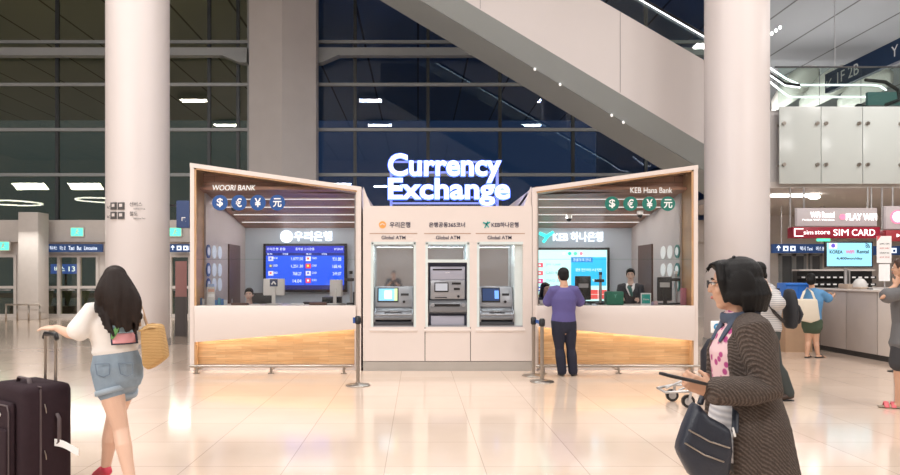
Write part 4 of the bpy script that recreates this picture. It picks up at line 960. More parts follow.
# blue crate on wooden stand
Y = 13.6
a, b = at(785, 0, Y).x, at(814, 0, Y).x
t = thing('wooden_stand', ((a+b)/2, Y+.3, 0), 'pale wooden stand under the bright blue crate beside the tote woman', 'stand')
MB().box(a, b, Y, Y+.5, 1.0, 1.04).build('top', mat('pale_wood', (.50, .36, .24), .5), t); MB().box(a+.02, b-.02, Y+.02, Y+.48, 0, 1.0).build('body', mat('pale_wood2', (.42, .28, .18), .5), t)
t = thing('blue_crate', ((a+b)/2, Y+.2, 1.04), 'bright blue open crate on the pale wooden stand', 'crate')
bl_ = mat('crate_blue', (.02, .16, .60), .4); z1 = zc(283, Y)
MB().box(a+.05, b-.05, Y+.05, Y+.07, 1.04, z1).box(a+.05, b-.05, Y+.38, Y+.40, 1.04, z1).box(a+.05, a+.07, Y+.07, Y+.38, 1.04, z1).box(b-.07, b-.05, Y+.07, Y+.38, 1.04, z1).box(a+.07, b-.07, Y+.07, Y+.38, 1.04, 1.06).build('shell', bl_, t, bevel=.006)
MB().box(a+.02, b-.02, Y+.02, Y+.04, z1-.05, z1).build('rim', bl_, t, bevel=.006)
for j in range(3): xx = a+.15+j*.15; MB().box(xx, xx+.02, Y+.04, Y+.05, 1.06, z1-.06).build('rib', bl_, t)
# ------------------------------------------------------------------ stanchions
def stanchion(px, yb, yt, lab, belt=None):
    Y = F*EYE/(yb-CY); c = at(px, yb, Y); zt = zc(yt, Y)
    t = thing('queue_stanchion', (c.x, Y, 0), lab, 'stanchion', 'queue stanchions')
    MB().lathe((c.x, Y, 0), [(.17, 0), (.175, .008), (.165, .018), (.06, .03), (.03, .045), (.03, .05)], 36).build('base', M['steel'], t, smooth='auto')
    MB().lathe((c.x, Y, 0), [(.027, .045), (.027, zt-.11)], 24).build('post', M['steel'], t, smooth='auto')
    MB().lathe((c.x, Y, 0), [(.03, zt-.115), (.043, zt-.10), (.043, zt-.02), (.03, zt), (.001, zt+.004)], 24).build('belt_head', M['black'], t, smooth='auto')
    return t, c, Y, zt
s1, *_ = stanchion(358, 385.5, 316, 'steel queue stanchion in front of the left booth')
MB().box(_[0].x-.07, _[0].x-.035, _[1]-.02, _[1]+.02, _[2]-.10, _[2]-.02).build('belt_clip', mat('belt_blue', (.02, .08, .30), .5), s1)
s2, c2, Y2, z2 = stanchion(533.5, 376, 317, 'farther steel stanchion of the pair beside the purple shirt man')
s3, c3, Y3, z3 = stanchion(542, 382, 318.5, 'nearer steel stanchion of the pair beside the purple shirt man')
tag(MB().bar((c2.x+.03, Y2-.03, z2-.06), (c3.x-.03, Y3+.03, z3-.06), .006, .05).build('retractable_belt', mat('belt_blue2', (.02, .10, .38), .5), None), 'short blue belt joining the two stanchions by the purple shirt man', 'belt')
# ================================================================== people
SK1 = mat('skin_light', (.72, .47, .35), .5, var=.03); SK2 = mat('skin_warm', (.58, .34, .23), .5, var=.03); SK3 = mat('skin_pale', (.74, .52, .42), .5, var=.03)
HB = mat('hair_black', (.006, .0055, .006), .5, spec=.25, var=.3, scale=30, bump=.3); HD = mat('hair_dark_brown', (.016, .009, .007), .5, spec=.25, var=.3, scale=30, bump=.3)
EW = mat('eye_white', (.75, .73, .70), .3); EI = mat('iris', (.03, .02, .015), .2); LIP = mat('lip', (.48, .17, .15), .4)
def head(m, c, f, u, s, nk):
    r = f.cross(u)
    def E(pr, pf, pu, a, b, d): m.ell(c+r*pr*s+f*pf*s+u*pu*s, a*s, b*s, d*s, X=r, Y=f)
    E(0, -.012, .022, .074, .093, .092); E(0, .022, -.030, .060, .066, .078); E(0, .045, -.088, .032, .030, .024)
    E(0, .088, -.012, .011, .018, .022); E(0, .096, -.024, .015, .012, .010); E(0, .070, .020, .050, .018, .012)
    E(0, .076, -.055, .024, .014, .012); E(.04, .055, -.025, .022, .022, .020); E(-.04, .055, -.025, .022, .022, .020)
    for q in (1, -1): E(q*.074, -.005, -.010, .010, .018, .030)
    m.tube([c-u*.04*s-f*.02*s, (c+nk)/2-f*.012*s, nk], [.052*s, .050*s, .060*s])
def faceparts(root_body, c, f, u, s):
    r = f.cross(u)
    for q in (1, -1):
        e = MB().ell(c+r*q*.030*s+f*.078*s+u*.008*s, .014*s, .010*s, .008*s, X=r, Y=f, n=10, m=6).build('eye', EW, root_body, smooth=True)
        MB().ell(c+r*q*.030*s+f*.086*s+u*.008*s, .0065*s, .004*s, .0065*s, X=r, Y=f, n=10, m=6).build('iris', EI, root_body, smooth=True)
        MB().tube([c+r*q*.016*s+f*.088*s+u*.027*s, c+r*q*.032*s+f*.086*s+u*.031*s, c+r*q*.046*s+f*.074*s+u*.026*s], [.003*s, .0038*s, .002*s], n=6).build('eyebrow', HD, root_body, smooth=True)
    MB().ell(c+f*.090*s-u*.056*s, .021*s, .007*s, .008*s, X=r, Y=f, n=10, m=6).build('lips', LIP, root_body, smooth=True)
def hand(m, w_, d, n, t, s=1., curl=.5, thumb_open=.5):
    d = d.normalized(); n = (n-d*n.dot(d)).normalized(); t = (t-d*t.dot(d)-n*t.dot(n)).normalized()
    m.tube([w_-d*.01*s, w_+d*.03*s, w_+d*.085*s], [(.024*s, .016*s), (.036*s, .015*s), (.039*s, .012*s)], ref=t)
    for o, L_, r_ in ((.029, .066, .0085), (.010, .076, .009), (-.009, .070, .0085), (-.027, .054, .0075)):
        p = w_+d*.080*s+t*o*s; a = 0; pts = [p-d*.02*s, p]; dd = d
        for j, fr in enumerate((.45, .32, .23)):
            a += curl*(.55, .9, .7)[j]; p = p+(d*math.cos(a)+n*math.sin(a))*L_*fr*s; pts.append(p)
        m.tube(pts, [r_*s*1.05, r_*s*1.1, r_*s, r_*s*.95, r_*s*.8], n=8)
    p = w_+d*.018*s+t*.024*s; q = p+(d*.55+t*thumb_open+n*.25*curl).normalized()*.038*s; q2 = q+(d*.85+t*thumb_open*.4+n*.5*curl).normalized()*.030*s
    m.tube([p, q, q2], [.012*s, .0105*s, .0085*s], n=8)
class Fig:
    # joints are world points; f = facing (horizontal), spine from pelvis to neck
    def __init__(g, name, lab, pel, chest, neck, headc, f, hf, sh, el, wr, hip, kn, an, toe, s=1., male=False, hu=None, skin=SK1, base=None, fem=1.):
        g.pel, g.chest, g.neck, g.hc = pel, chest, neck, headc; g.f = f.normalized(); g.hf = hf.normalized(); g.s = s
        g.sh, g.el, g.wr, g.hip, g.kn, g.an, g.toe = sh, el, wr, hip, kn, an, toe
        g.r = g.f.cross(V(0, 0, 1)).normalized(); g.hu = (hu or V(0, 0, 1)); g.hu = (g.hu-g.hf*g.hu.dot(g.hf)).normalized()
        g.male = male; g.skin = skin; g.lk = 1.
        b = base or V((an[0].x+an[1].x)/2, (an[0].y+an[1].y)/2, 0)
        g.root = thing(name, b, lab, 'person'); g.k = 1.12 if male else 1.0
    def spine(g): 
        w1 = g.pel.lerp(g.chest, .45)
        return w1
    def torso(g, m, o=0., z0=-.12, top=True, flare=0, fwd=0., hemw=None):
        s, k = g.s, g.k; up = (g.chest-g.pel).normalized(); w1 = g.spine(); shm = (g.sh[0]+g.sh[1])/2
        hw = ((g.sh[0]-g.sh[1]).length)/2
        nd = V(0, 0, .035*s) if o > .01 else V(0, 0, 0)
        pts = [g.pel+up*z0*s, g.pel, w1, g.chest, shm.lerp(g.chest, .15), g.neck+(shm-g.neck)*.25-nd*.4, g.neck-nd]
        R_ = [(.150*k+flare, .100*k+flare), (.165*k, .112*k), (.130*k*(1.05 if g.male else 1), .095*k), (.155*k, .110*k), (max(hw/s*.82, .12), .088*k), (.085, .065), (.058, .055)]
        if z0 > 0: pts, R_ = [pts[0]]+pts[2:], [(R_[0][0]*.62+R_[2][0]*.38, R_[0][1]*.62+R_[2][1]*.38)]+R_[2:]
        if not top: pts, R_ = pts[:-2], R_[:-2]
        m.tube([p+g.f*fwd for p in pts], [(a*s+o, b_*s+o) for a, b_ in R_], ref=g.r, n=22)
    def arm(g, m, i, o=0., upto=1.0, w0=.050):
        s, k = g.s, g.k; a, b_, c = g.sh[i], g.el[i], g.wr[i]
        if upto <= .5:
            e = a.lerp(b_, upto*2); inn = a.lerp((g.sh[0]+g.sh[1])/2, .4)
            m.tube([inn, a, a.lerp(e, .5), e], [.050*s*k+o, .050*s*k+o, .046*s*k+o*1.3, .044*s*k+o*1.8]); return
        cc = b_.lerp(c, (upto-.5)*2)
        m.tube([a.lerp((g.sh[0]+g.sh[1])/2, .35), a, a.lerp(b_, .5), b_, b_.lerp(cc, .35), cc], [w0*s*k+o, w0*s*k+o, .043*s*k+o, .037*s*k+o, .037*s*k+o, (.025 if upto == 1 else .034)*s*k+o])
    def leg(g, m, i, o=0., upto=1.0, extra=0.):
        s, k = g.s, g.k*g.lk; a, b_, c = g.hip[i], g.kn[i], g.an[i]
        bk = -g.f*.014*s
        if upto <= .5:
            e = a.lerp(b_, upto*2); m.tube([a+V(0, 0, .04*s), a.lerp(e, .5), e], [.086*s*k+o, .082*s*k+o+extra*.5, .076*s*k+o+extra]); return
        cc = b_.lerp(c, (upto-.5)*2)
        m.tube([a+V(0, 0, .04*s), a.lerp(b_, .35), a.lerp(b_, .75), b_, b_.lerp(cc, .3)+bk, b_.lerp(cc, .65)+bk*.5, cc],
               [.086*s*k+o, .082*s*k+o, .062*s*k+o, .052*s*k+o, .053*s*k+o+extra*.4, .042*s*k+o+extra*.7, .034*s*k+o+extra])
    def foot(g, m, i, o=0., barefoot=True):
        s = g.s; a, t_ = g.an[i], g.toe[i]; d = V(t_.x-a.x, t_.y-a.y, 0)
        d = d.normalized() if d.length > .01 else g.f
        heel = V(a.x, a.y, a.z)-d*.03*s-V(0, 0, .035*s)
        m.tube([heel, a.lerp(t_, .35)-V(0, 0, .012*s), a.lerp(t_, .75), t_], [(.028*s+o, .028*s+o), (.034*s+o, .034*s+o), (.042*s+o, .022*s+o), (.036*s+o, .014*s+o)], ref=d.cross(V(0, 0, 1)), n=12)
        m.tube([a, a-V(0, 0, .03*s)], [.034*s+o*.5, .034*s+o*.5])
    def body(g, hands=None, vox=.008):
        m = MB(); g.torso(m, -.004)
        for i in (0, 1):
            g.arm(m, i); g.leg(m, i); g.foot(m, i)
            hd = hands[i] if hands else None
            d = (g.wr[i]-g.el[i]).normalized()
            if hd: hand(m, g.wr[i], V(*hd[0]), V(*hd[1]), V(*hd[2]), g.s*g.k, hd[3] if len(hd) > 3 else .5, hd[4] if len(hd) > 4 else .5)
            else: hand(m, g.wr[i], d, -g.r if i == 0 else g.r, g.f, g.s*g.k, .4)
        head(m, g.hc, g.hf, g.hu, g.s*(1.04 if g.male else 1), g.neck)
        b = m.build('body', g.skin, g.root, voxel=vox, sm=2)
        faceparts(g.root, g.hc, g.hf, g.hu, g.s*(1.04 if g.male else 1)); return b
    def haircap(g, m, short=True, s=None):
        s = s or g.s*(1.04 if g.male else 1); r = g.hf.cross(g.hu)
        def E(pr, pf, pu, a, b, d): m.ell(g.hc+r*pr*s+g.hf*pf*s+g.hu*pu*s, a*s, b*s, d*s, X=r, Y=g.hf)
        E(0, -.022, .045, .083, .094, .084); E(0, -.045, .0, .078, .066, .085)
        if short: E(0, .045, .085, .060, .036, .028)
        if short:
            for q in (1, -1): E(q*.066, .000, .020, .016, .032, .040)
    def shoes(g, mt, sole=None, h=1.):
        for i in (0, 1):
            m = MB(); g.foot(m, i, .008); o = m.build('shoe', mt, g.root, voxel=.008, sm=2)
            a, t_ = g.an[i], g.toe[i]; d = V(t_.x-a.x, t_.y-a.y, 0).normalized()
            zb = min(a.z-.068*g.s, t_.z-.02)
            if sole: MB().tube([V(a.x, a.y, zb)-d*.045*g.s, V(a.x, a.y, zb).lerp(V(t_.x, t_.y, zb), .6), V(t_.x, t_.y, zb)+d*.012], [(.034, .012), (.042, .012), (.036, .011)], ref=d.cross(V(0, 0, 1)), n=12).build('sole', sole, o, smooth=True)
def wavy(m, a, b, r0, r1, amp, ph, n=8, bulge=V(0, 0, 0)):
    pts, rs = [], []
    side = (b-a).cross(V(0, 1, 0)).normalized() if (b-a).length else V(1, 0, 0)
    for i in range(n+1):
        u = i/n; pts.append(a.lerp(b, u)+side*amp*math.sin(u*7+ph)*u+bulge*math.sin(u*math.pi)); rs.append(r0+(r1-r0)*u**1.3)
    m.tube(pts, rs, n=8)
# ---------------------------------------------------------------- A: girl with the suitcase (seen from behind)
fA = V(-.30, 1, 0)
A = Fig('person', 'woman in white t-shirt and denim shorts seen from behind, hand on a suitcase', at(117, 366, 4.88), at(112, 322, 4.88), at(113, 303, 4.87), at(115, 283, 4.86),
        fA, V(-.45, 1, -.05), [at(133, 311, 4.95), at(92, 311, 4.80)], [at(139, 341, 4.98), at(75, 336, 4.76)], [at(131, 331, 5.17), at(57, 328, 4.80)],
        [at(127, 374, 4.92), at(107, 374, 4.84)], [at(112, 427, 5.02), at(121, 430, 4.82)], [at(106, 466, 5.10), at(131, 483, 4.70)], [at(96, 476, 5.22), at(127, 489.5, 4.86)], s=.97, skin=SK1)
A.lk = 1.08
A.body(hands=[((-.2, 1, .3), (-1, 0, 0), (0, .2, 1), .8), ((-1, .05, .02), (0, .25, -1), (.1, 1, .1), .28, .8)], vox=.006)
mm = MB(); A.torso(mm, .022, z0=.125, flare=.0); 
for i in (0, 1): A.arm(mm, i, .022, upto=.40)
mm.build('t_shirt', mat('tshirt_white', (.80, .77, .74), .8, bump=.15, scale=4), A.root, voxel=.010, sm=5)
mm = MB(); A.torso(mm, .016, z0=-.10, top=False)
den = mat('denim_light', (.24, .31, .38), .85, var=.25, scale=14, bump=.3)
mm = MB(); up = (A.chest-A.pel).normalized()
mm.tube([A.pel-up*.10, A.pel, A.pel+up*.125], [(.168, .118), (.178, .128), (.140, .104)], ref=A.r, n=22)
for i in (0, 1): A.leg(mm, i, .012, upto=.155, extra=.006)
sh_ = mm.build('denim_shorts', den, A.root, voxel=.008, sm=3)
for i in (0, 1):
    e = A.hip[i].lerp(A.kn[i], .36); d = (A.kn[i]-A.hip[i]).normalized()
    MB().tube([e-d*.05, e-d*.046, e-d*.014, e-d*.01], [.094, .107, .109, .096], n=28, caps=False).build('rolled_hem', mat('hem', (.33, .40, .47), .85, bump=.3), sh_, smooth=True)
wb = A.pel+up*.125
MB().tube([wb-up*.012, wb+up*.016], [(.143, .108), (.140, .105)], ref=A.r, n=24).build('belt', mat('belt_dark', (.03, .03, .04), .5), A.root, smooth='auto')
bk = -A.f
for sg in (1, -1):
    c = A.pel+up*.0+A.r*sg*.075+bk*.132
    MB().tube([c+A.r*-.045+up*.035, c+A.r*-.04-up*.04, c-up*.058, c+A.r*.04-up*.04, c+A.r*.045+up*.035, c+A.r*-.045+up*.035], [.003]*6, n=5).build('back_pocket_seam', mat('seam', (.14, .19, .26), .8), sh_)
# printed picture on the shirt back
def onback(g, u, v, off=.0):   # u along r (left/right), v along up from pelvis
    up = (g.chest-g.pel).normalized(); w_ = .15; x_ = max(-.98, min(.98, u/w_)); return g.pel+up*v+g.r*u-g.f*(.135*math.sqrt(1-x_*x_*.9)+off)
def patch(g, nm, mt, u0, u1, v0, v1, off, par):
    return MB().grid(lambda a, b: onback(g, u0+(u1-u0)*a, v0+(v1-v0)*b, off), 6, 6).build(nm, mt, par, solid=.003, smooth=True)
pr = patch(A, 'shirt_print', mat('print_navy', (.03, .04, .08), .7), -.002, .165, .165, .32, .012, A.root)
patch(A, 'print_pink', mat('print_pink', (.80, .38, .42), .7), .010, .155, .175, .245, .016, pr)
patch(A, 'print_sky', mat('print_sky', (.30, .45, .55), .7), .010, .155, .246, .31, .016, pr)
c0 = onback(A, .03, .225, .03); MB().ell(c0+V(0, 0, .03), .018, .006, .055, X=(1, 0, -.5)).build('print_leaf', mat('print_leaf', (.12, .30, .10), .7), pr, smooth=True)
# long wavy hair
mm = MB(); A.haircap(mm, short=False, s=.99)
hr = A.hf.cross(A.hu); H0 = A.hc
for j in range(26):
    u = -1+2*j/25; back = -A.hf
    st = H0+hr*.050*u+back*(.070-.03*u*u)+V(0, 0, .075-.03*u*u)
    en = at(101+38*(j/25), 331+5*math.sin(j*1.7)-7*abs(u)-16*(1-j/25)**2, 4.74+.05*abs(u))
    wavy(mm, st, en, .036, .012, .012, j*.9, bulge=back*.035+hr*.035*u)
for j in range(7):
    st = H0-hr*.075*1+V(0, 0, .0)+A.hf*(.04-.015*j); wavy(mm, st, at(95+3*j, 312+4*j, 4.72), .026, .010, .012, j)
    st = H0+hr*.075+V(0, 0, .0)+A.hf*(.04-.015*j); wavy(mm, st, at(141-j, 316+3*j, 4.80), .024, .010, .012, j)
mm.build('hair', HD, A.root, voxel=.007, sm=1)
red = mat('shoe_red', (.62, .05, .09), .5)
A.shoes(red, M['white'])
# straw bag on her shoulder
t = thing('straw_bag', at(152, 370, 4.8), 'woven tan straw shoulder bag hanging behind the woman in shorts', 'bag')
straw = stripes('straw', (.36, .20, .07), (.62, .40, .17), 30, 'Z', .8, 2.)
def bagp(u, v): # u 0..1 across, v 0..1 down
    x = 138+(160-138)*u+(2 if v > .5 else 0)*(1-v); y = 325+(v*45)-(4*u if v < .5 else 0)-(6*u*v); return at(x, y, 4.83)
mm = MB(); 
mm.prism([at(139, 329, 4.78), at(147, 324, 4.78), at(159, 325, 4.78), at(163, 347, 4.78), at(164.5, 358, 4.78), at(156, 365, 4.78), at(147, 371, 4.78), at(141, 366, 4.78)], (0, .12, 0))
mm.build('body', straw, t, bevel=.022, smooth=True)
MB().tube([at(140, 326, 4.80), at(138.5, 310, 4.84), at(136, 301, 4.92), at(139, 300, 5.0), at(143, 312, 4.98), at(147, 325, 4.90)], [(.010, .004)]*6, ref=(1, 0, 0), n=8).build('strap', mat('strap_tan', (.50, .32, .20), .6), t, smooth=True)
MB().tube([at(139, 331, 4.79), at(150, 327, 4.76), at(158, 328, 4.80)], [.006]*3, n=6).build('rim', mat('rim_tan', (.50, .33, .15), .7), t, smooth=True)
# suitcases
t = thing('suitcase', (0, 0, 0), 'large dark plum soft suitcase with raised handle and white tag', 'suitcase')
plum = mat('suitcase_plum', (.024, .011, .016), .8, spec=.3, var=.2, scale=20, bump=.2); trim = mat('suitcase_trim', (.09, .065, .07), .5)
MB().box(-.25, .25, -.17, .17, .05, .79).build('shell', plum, t, bevel=.05)
MB().box(-.19, .15, -.215, -.16, .10, .68).build('front_pocket', plum, t, bevel=.03)
MB().box(-.12, .13, -.235, -.21, .12, .50).build('lower_pocket', plum, t, bevel=.02)
for z_ in (.68,): MB().tube([(-.18, -.217, z_-.06), (-.17, -.219, z_-.02), (.12, -.219, z_-.02), (.14, -.217, z_-.06), (.14, -.217, .15)], [.006]*5, n=6).build('zip', trim, t, smooth=True)
MB().tube([(-.253, -.06, .06), (-.253, -.06, .78), (.253, -.06, .78)], [.006]*3, n=6).build('seam_piping', trim, t)
MB().tube([(.252, -.06, .08), (.252, -.06, .76)], [.007]*2, n=6).build('seam_piping', trim, t)
MB().tube([(-.10, -.05, .785), (-.08, -.05, .82), (.06, -.05, .82), (.08, -.05, .785)], [(.016, .008)]*4, ref=(0, 1, 0), n=10).build('top_handle', trim, t, smooth=True)
MB().tube([(.255, .05, .36), (.285, .05, .39), (.285, .05, .55), (.255, .05, .58)], [(.014, .007)]*4, ref=(0, 1, 0), n=10).build('side_handle', trim, t, smooth=True)
rod = MB()
for q in (-.075, .075): rod.cyl((q, .13, .78), (q, .13, 1.105), .011, 10)
rod.build('telescopic_rod', M['steel'], t, smooth='auto'); MB().tube([(-.09, .13, 1.09), (-.075, .13, 1.118), (.075, .13, 1.118), (.09, .13, 1.09)], [.017]*4, n=10).build('grip', M['black'], t, smooth=True)
for qx in (-.19, .19):
    for qy in (-.12, .12): 
        wl_ = MB().cyl((qx, qy-.012, .028), (qx, qy+.012, .028), .028, 16).build('wheel', M['black'], t, smooth='auto'); MB().box(qx-.02, qx+.02, qy-.02, qy+.02, .03, .055).build('wheel_housing', trim, wl_)
for zz_ in (.66, .34): MB().tube([(.256, -.035, zz_), (.262, -.03, zz_-.03), (.266, -.028, zz_-.06)], [.003, .004, .003], n=6).build('zip_pull', M['steel'], t, smooth=True)
lg = MB().bar((-.02, -.222, .62), (.03, -.222, .585), .006, .018).build('maker_plate', M['whitep'], t)
tg = MB().grid(lambda a, b: V(.258+.15*a, .03+.09*a, .36-.02*a*a-.04*a+.050*b+.006*math.sin(a*5)), 6, 2).build('luggage_tag', M['white'], t, solid=.002)
t.location = at(32, 275, 4.86); t.location.z = 0; t.rotation_euler.z = -.62
# ---------------------------------------------------------------- B: man in purple at the counter
Y = 10.45
B = Fig('person', 'man in purple shirt and dark trousers standing at the right booth counter', at(563.5, 322, Y), at(564, 299, Y), at(564, 285.5, Y), at(563, 276, Y+.04),
        V(.08, 1, 0), V(-.1, 1, -.12), [at(574.5, 290, Y), at(553, 290, Y)], [at(580.5, 304, Y+.12), at(547, 304, Y+.12)], [at(576, 304, Y+.42), at(552, 304, Y+.42)],
        [at(569.5, 325, Y), at(558, 325, Y)], [at(571, 349, Y+.02), at(559.5, 349, Y)], [at(573, 371.5, Y), at(562, 371.5, Y-.02)], [at(574.5, 375.2, Y+.16), at(560, 375.2, Y+.16)], s=1.0, male=True, skin=SK2)
B.body(hands=[((-.6, .8, 0), (0, 0, -1), (-1, 0, 0), .3), ((.6, .8, 0), (0, 0, -1), (1, 0, 0), .3)], vox=.008)
mm = MB(); B.torso(mm, .022, z0=.02, flare=.01)
for i in (0, 1): B.arm(mm, i, .022, upto=.42)
mm.build('shirt', mat('shirt_purple', (.095, .080, .25), .7, var=.12, bump=.15), B.root, voxel=.012, sm=4)
mm = MB(); B.torso(mm, .018, z0=-.08, top=False) ; mm = MB()
mm.tube([B.pel-V(0, 0, .10), B.pel, B.pel+V(0, 0, .06)], [(.18, .125), (.195, .135), (.18, .125)], ref=B.r, n=20)
for i in (0, 1): B.leg(mm, i, .012, extra=.022)
mm.build('trousers', mat('trousers_navy', (.012, .014, .032), .8, bump=.15), B.root, voxel=.010, sm=3)
mm = MB(); B.haircap(mm); mm.build('hair', HB, B.root, voxel=.008, sm=1)
B.shoes(M['black'], M['whitep'])
# ---------------------------------------------------------------- C: woman in cardigan, right foreground
fC = V(-1, .10, 0)
C_ = Fig('person', 'older woman in brown knitted cardigan and glasses holding a dark phone', at(744, 425, 2.97), at(743, 352, 2.97), at(740, 313, 2.97), at(733, 284.5, 2.97),
        fC, V(-1, .52, -.05), [at(741, 326, 3.12), at(753, 330, 2.80)], [at(732, 388, 3.16), at(768, 391, 2.76)], [at(712, 386, 3.10), at(712, 391, 2.72)],
        [at(745, 440, 3.04), at(748, 440, 2.90)], [V(1.36, 3.06, .44), V(1.50, 2.90, .44)], [V(1.30, 3.07, .08), V(1.62, 2.90, .10)], [V(1.16, 3.08, .03), V(1.47, 2.91, .03)], s=.97, skin=SK2, base=V(1.46, 2.98, 0))
C_.body(hands=[((-1, -.3, .15), (.2, -1, 0), (0, 0, 1), .9), ((-1, .25, .42), (.15, 1, .2), (-.2, .1, 1), .85, .45)], vox=.0045)
# hair: full bob
mm = MB(); r_ = C_.hf.cross(C_.hu); H = C_.hc; s_ = .97
def E(pr, pf, pu, a, b, d): mm.ell(H+r_*pr+C_.hf*pf+C_.hu*pu, a, b, d, X=r_, Y=C_.hf)
E(0, -.028, .040, .090, .094, .083); E(0, -.058, -.020, .095, .076, .090); E(0, -.062, -.050, .090, .070, .062); E(0, .030, .082, .066, .050, .030)
for q in (1, -1): 
    E(q*.078, -.035, -.012, .022, .060, .080); E(q*.080, -.02, -.045, .018, .048, .045)
    mm.tube([H+r_*q*.060+C_.hf*.050+C_.hu*.085, H+r_*q*.078+C_.hf*.040+C_.hu*.02, H+r_*q*.074+C_.hf*.028-C_.hu*.07], [.018, .020, .010], n=8)
for j in range(16):
    a_ = math.pi*(j/15)-math.pi/2; d_ = (r_*math.sin(a_)-C_.hf*math.cos(a_))
    mm.tube([H-C_.hf*.045+d_*.068, H-C_.hf*.048+d_*.084-C_.hu*.05, H-C_.hf*.045+d_*.076-C_.hu*.112+V(0, 0, .004*math.sin(j*3))], [.024, .020, .010], n=8)
for j in range(6):
    mm.tube([H+r_*(-.05+.02*j)+C_.hf*.05+C_.hu*.10, H+r_*(-.06+.02*j)+C_.hf*.085+C_.hu*.090, H+r_*(-.07+.02*j)+C_.hf*(.10+.006*(j % 3))+C_.hu*(.062-.01*(j % 2))], [.010, .007, .002], n=6)
mm.build('hair', HB, C_.root, voxel=.005, sm=1)
MB().tube([H+r_*-.03-C_.hf*.01+C_.hu*.118, H+r_*.03-C_.hf*.01+C_.hu*.118], [.008, .008], n=8).build('hair_clip', M['black'], C_.root, smooth=True)
# glasses
gl = MB()
for q in (1, -1):
    c = H+r_*q*.034+C_.hf*.100+C_.hu*.006; pts = [c+r_*.024*math.cos(a_)+C_.hu*.017*math.sin(a_) for a_ in [i*math.pi/8 for i in range(17)]]
    gl.tube(pts, [.0016]*17, n=6, caps=False); gl.tube([H+r_*q*.058+C_.hf*.098+C_.hu*.012, H+r_*q*.074+C_.hf*.02+C_.hu*.008, H+r_*q*.076-C_.hf*.02+C_.hu*.004], [.002]*3, n=6)
gl.tube([H+r_*-.011+C_.hf*.104+C_.hu*.01, H+r_*.011+C_.hf*.104+C_.hu*.01], [.0016]*2, n=6)
gl.build('glasses', M['black'], C_.root, smooth=True)
# blouse, denim collar, trousers
def floral():
    m = mat('blouse_floral', (.62, .40, .44), .8); n, l = nt(m); b = n['Principled BSDF']; tc = n.new('ShaderNodeTexCoord')
    vo = n.new('ShaderNodeTexVoronoi'); vo.inputs['Scale'].default_value = 26; l.new(tc.outputs['Object'], vo.inputs['Vector'])
    cr = n.new('ShaderNodeValToRGB'); e = cr.color_ramp.elements; e[0].position = .30; e[0].color = (.42, .06, .22, 1); e[1].position = .42; e[1].color = (.74, .52, .55, 1)
    l.new(vo.outputs['Distance'], cr.inputs[0]); l.new(cr.outputs[0], b.inputs['Base Color']); return m
mm = MB(); C_.torso(mm, .014, z0=.08, fwd=.012); mm.build('blouse', floral(), C_.root, voxel=.008, sm=3)
up = V(0, 0, 1)
mm = MB(); mm.tube([C_.pel-up*.07+C_.f*.012, C_.pel+C_.f*.012, C_.pel+up*.11+C_.f*.012], [(.185, .135), (.178, .134), (.150, .118)], ref=C_.r, n=22)
mm.build('blouse_hem', stripes('hem_stripes', (.45, .46, .50), (.66, .66, .68), 12, 'Z', .8, 1.), C_.root, voxel=.009, sm=3)
dcol = mat('denim_collar', (.065, .085, .13), .8, var=.2, scale=30)
mm = MB(); nk = C_.neck
pts = []
for j in range(13):
    a_ = math.pi*2*j/12; rr = .074
    pts.append(nk+C_.r*rr*math.sin(a_)*1.05+C_.f*(rr*math.cos(a_)+.0)+V(0, 0, -.004-.028*(1+math.cos(a_))/2+.010))
mm.tube(pts, [(.024, .009)]*13, ref=(0, 0, 1), n=8); 
for q in (1, -1): mm.tube([nk+C_.f*.045+C_.r*q*.060-up*.025, nk+C_.f*.076+C_.r*q*.052-up*.075, nk+C_.f*.102+C_.r*q*.048-up*.120], [(.026, .008), (.026, .008), (.014, .006)], ref=C_.r, n=8)
mm.build('denim_collar', dcol, C_.root, voxel=.005, sm=2)
mm = MB(); mm.tube([C_.pel-up*.12, C_.pel, C_.pel+up*.05], [(.165, .115), (.172, .122), (.15, .11)], ref=C_.r, n=20)
for i in (0, 1): C_.leg(mm, i, .014, extra=.02)
mm.build('trousers', mat('trousers_black', (.02, .02, .022), .8), C_.root, voxel=.010, sm=3)
C_.shoes(M['black'], M['black'])
def knit(nm, c0, c1):
    m = mat(nm, c0, .95, var=.15, scale=25); n, l = nt(m); b = n['Principled BSDF']; tc = n.new('ShaderNodeTexCoord')
    mp = n.new('ShaderNodeMapping'); l.new(tc.outputs['Object'], mp.inputs[0])
    w1 = n.new('ShaderNodeTexWave'); w1.inputs['Scale'].default_value = 34; w1.bands_direction = 'DIAGONAL'; w1.inputs['Distortion'].default_value = 2.5; w1.inputs['Detail Scale'].default_value = 3
    w2 = n.new('ShaderNodeTexNoise'); w2.inputs['Scale'].default_value = 120
    l.new(mp.outputs[0], w1.inputs['Vector']); l.new(tc.outputs['Object'], w2.inputs['Vector'])
    ad = n.new('ShaderNodeMath'); ad.operation = 'MULTIPLY'; l.new(w1.outputs['Fac'], ad.inputs[0]); l.new(w2.outputs['Fac'], ad.inputs[1])
    cr = n.new('ShaderNodeValToRGB'); cr.color_ramp.elements[0].position = .1; cr.color_ramp.elements[1].position = .55; cr.color_ramp.elements[0].color = c0+(1,); cr.color_ramp.elements[1].color = c1+(1,)
    l.new(ad.outputs[0], cr.inputs[0]); l.new(cr.outputs[0], b.inputs['Base Color'])
    bp = n.new('ShaderNodeBump'); bp.inputs['Strength'].default_value = .8; bp.inputs['Distance'].default_value = .008; l.new(ad.outputs[0], bp.inputs['Height']); l.new(bp.outputs[0], b.inputs['Normal']); return m
kn = knit('cardigan_knit', (.060, .045, .038), (.135, .105, .09))
mm = MB(); f_ = C_.f; 
shm = (C_.sh[0]+C_.sh[1])/2; w1 = C_.spine()
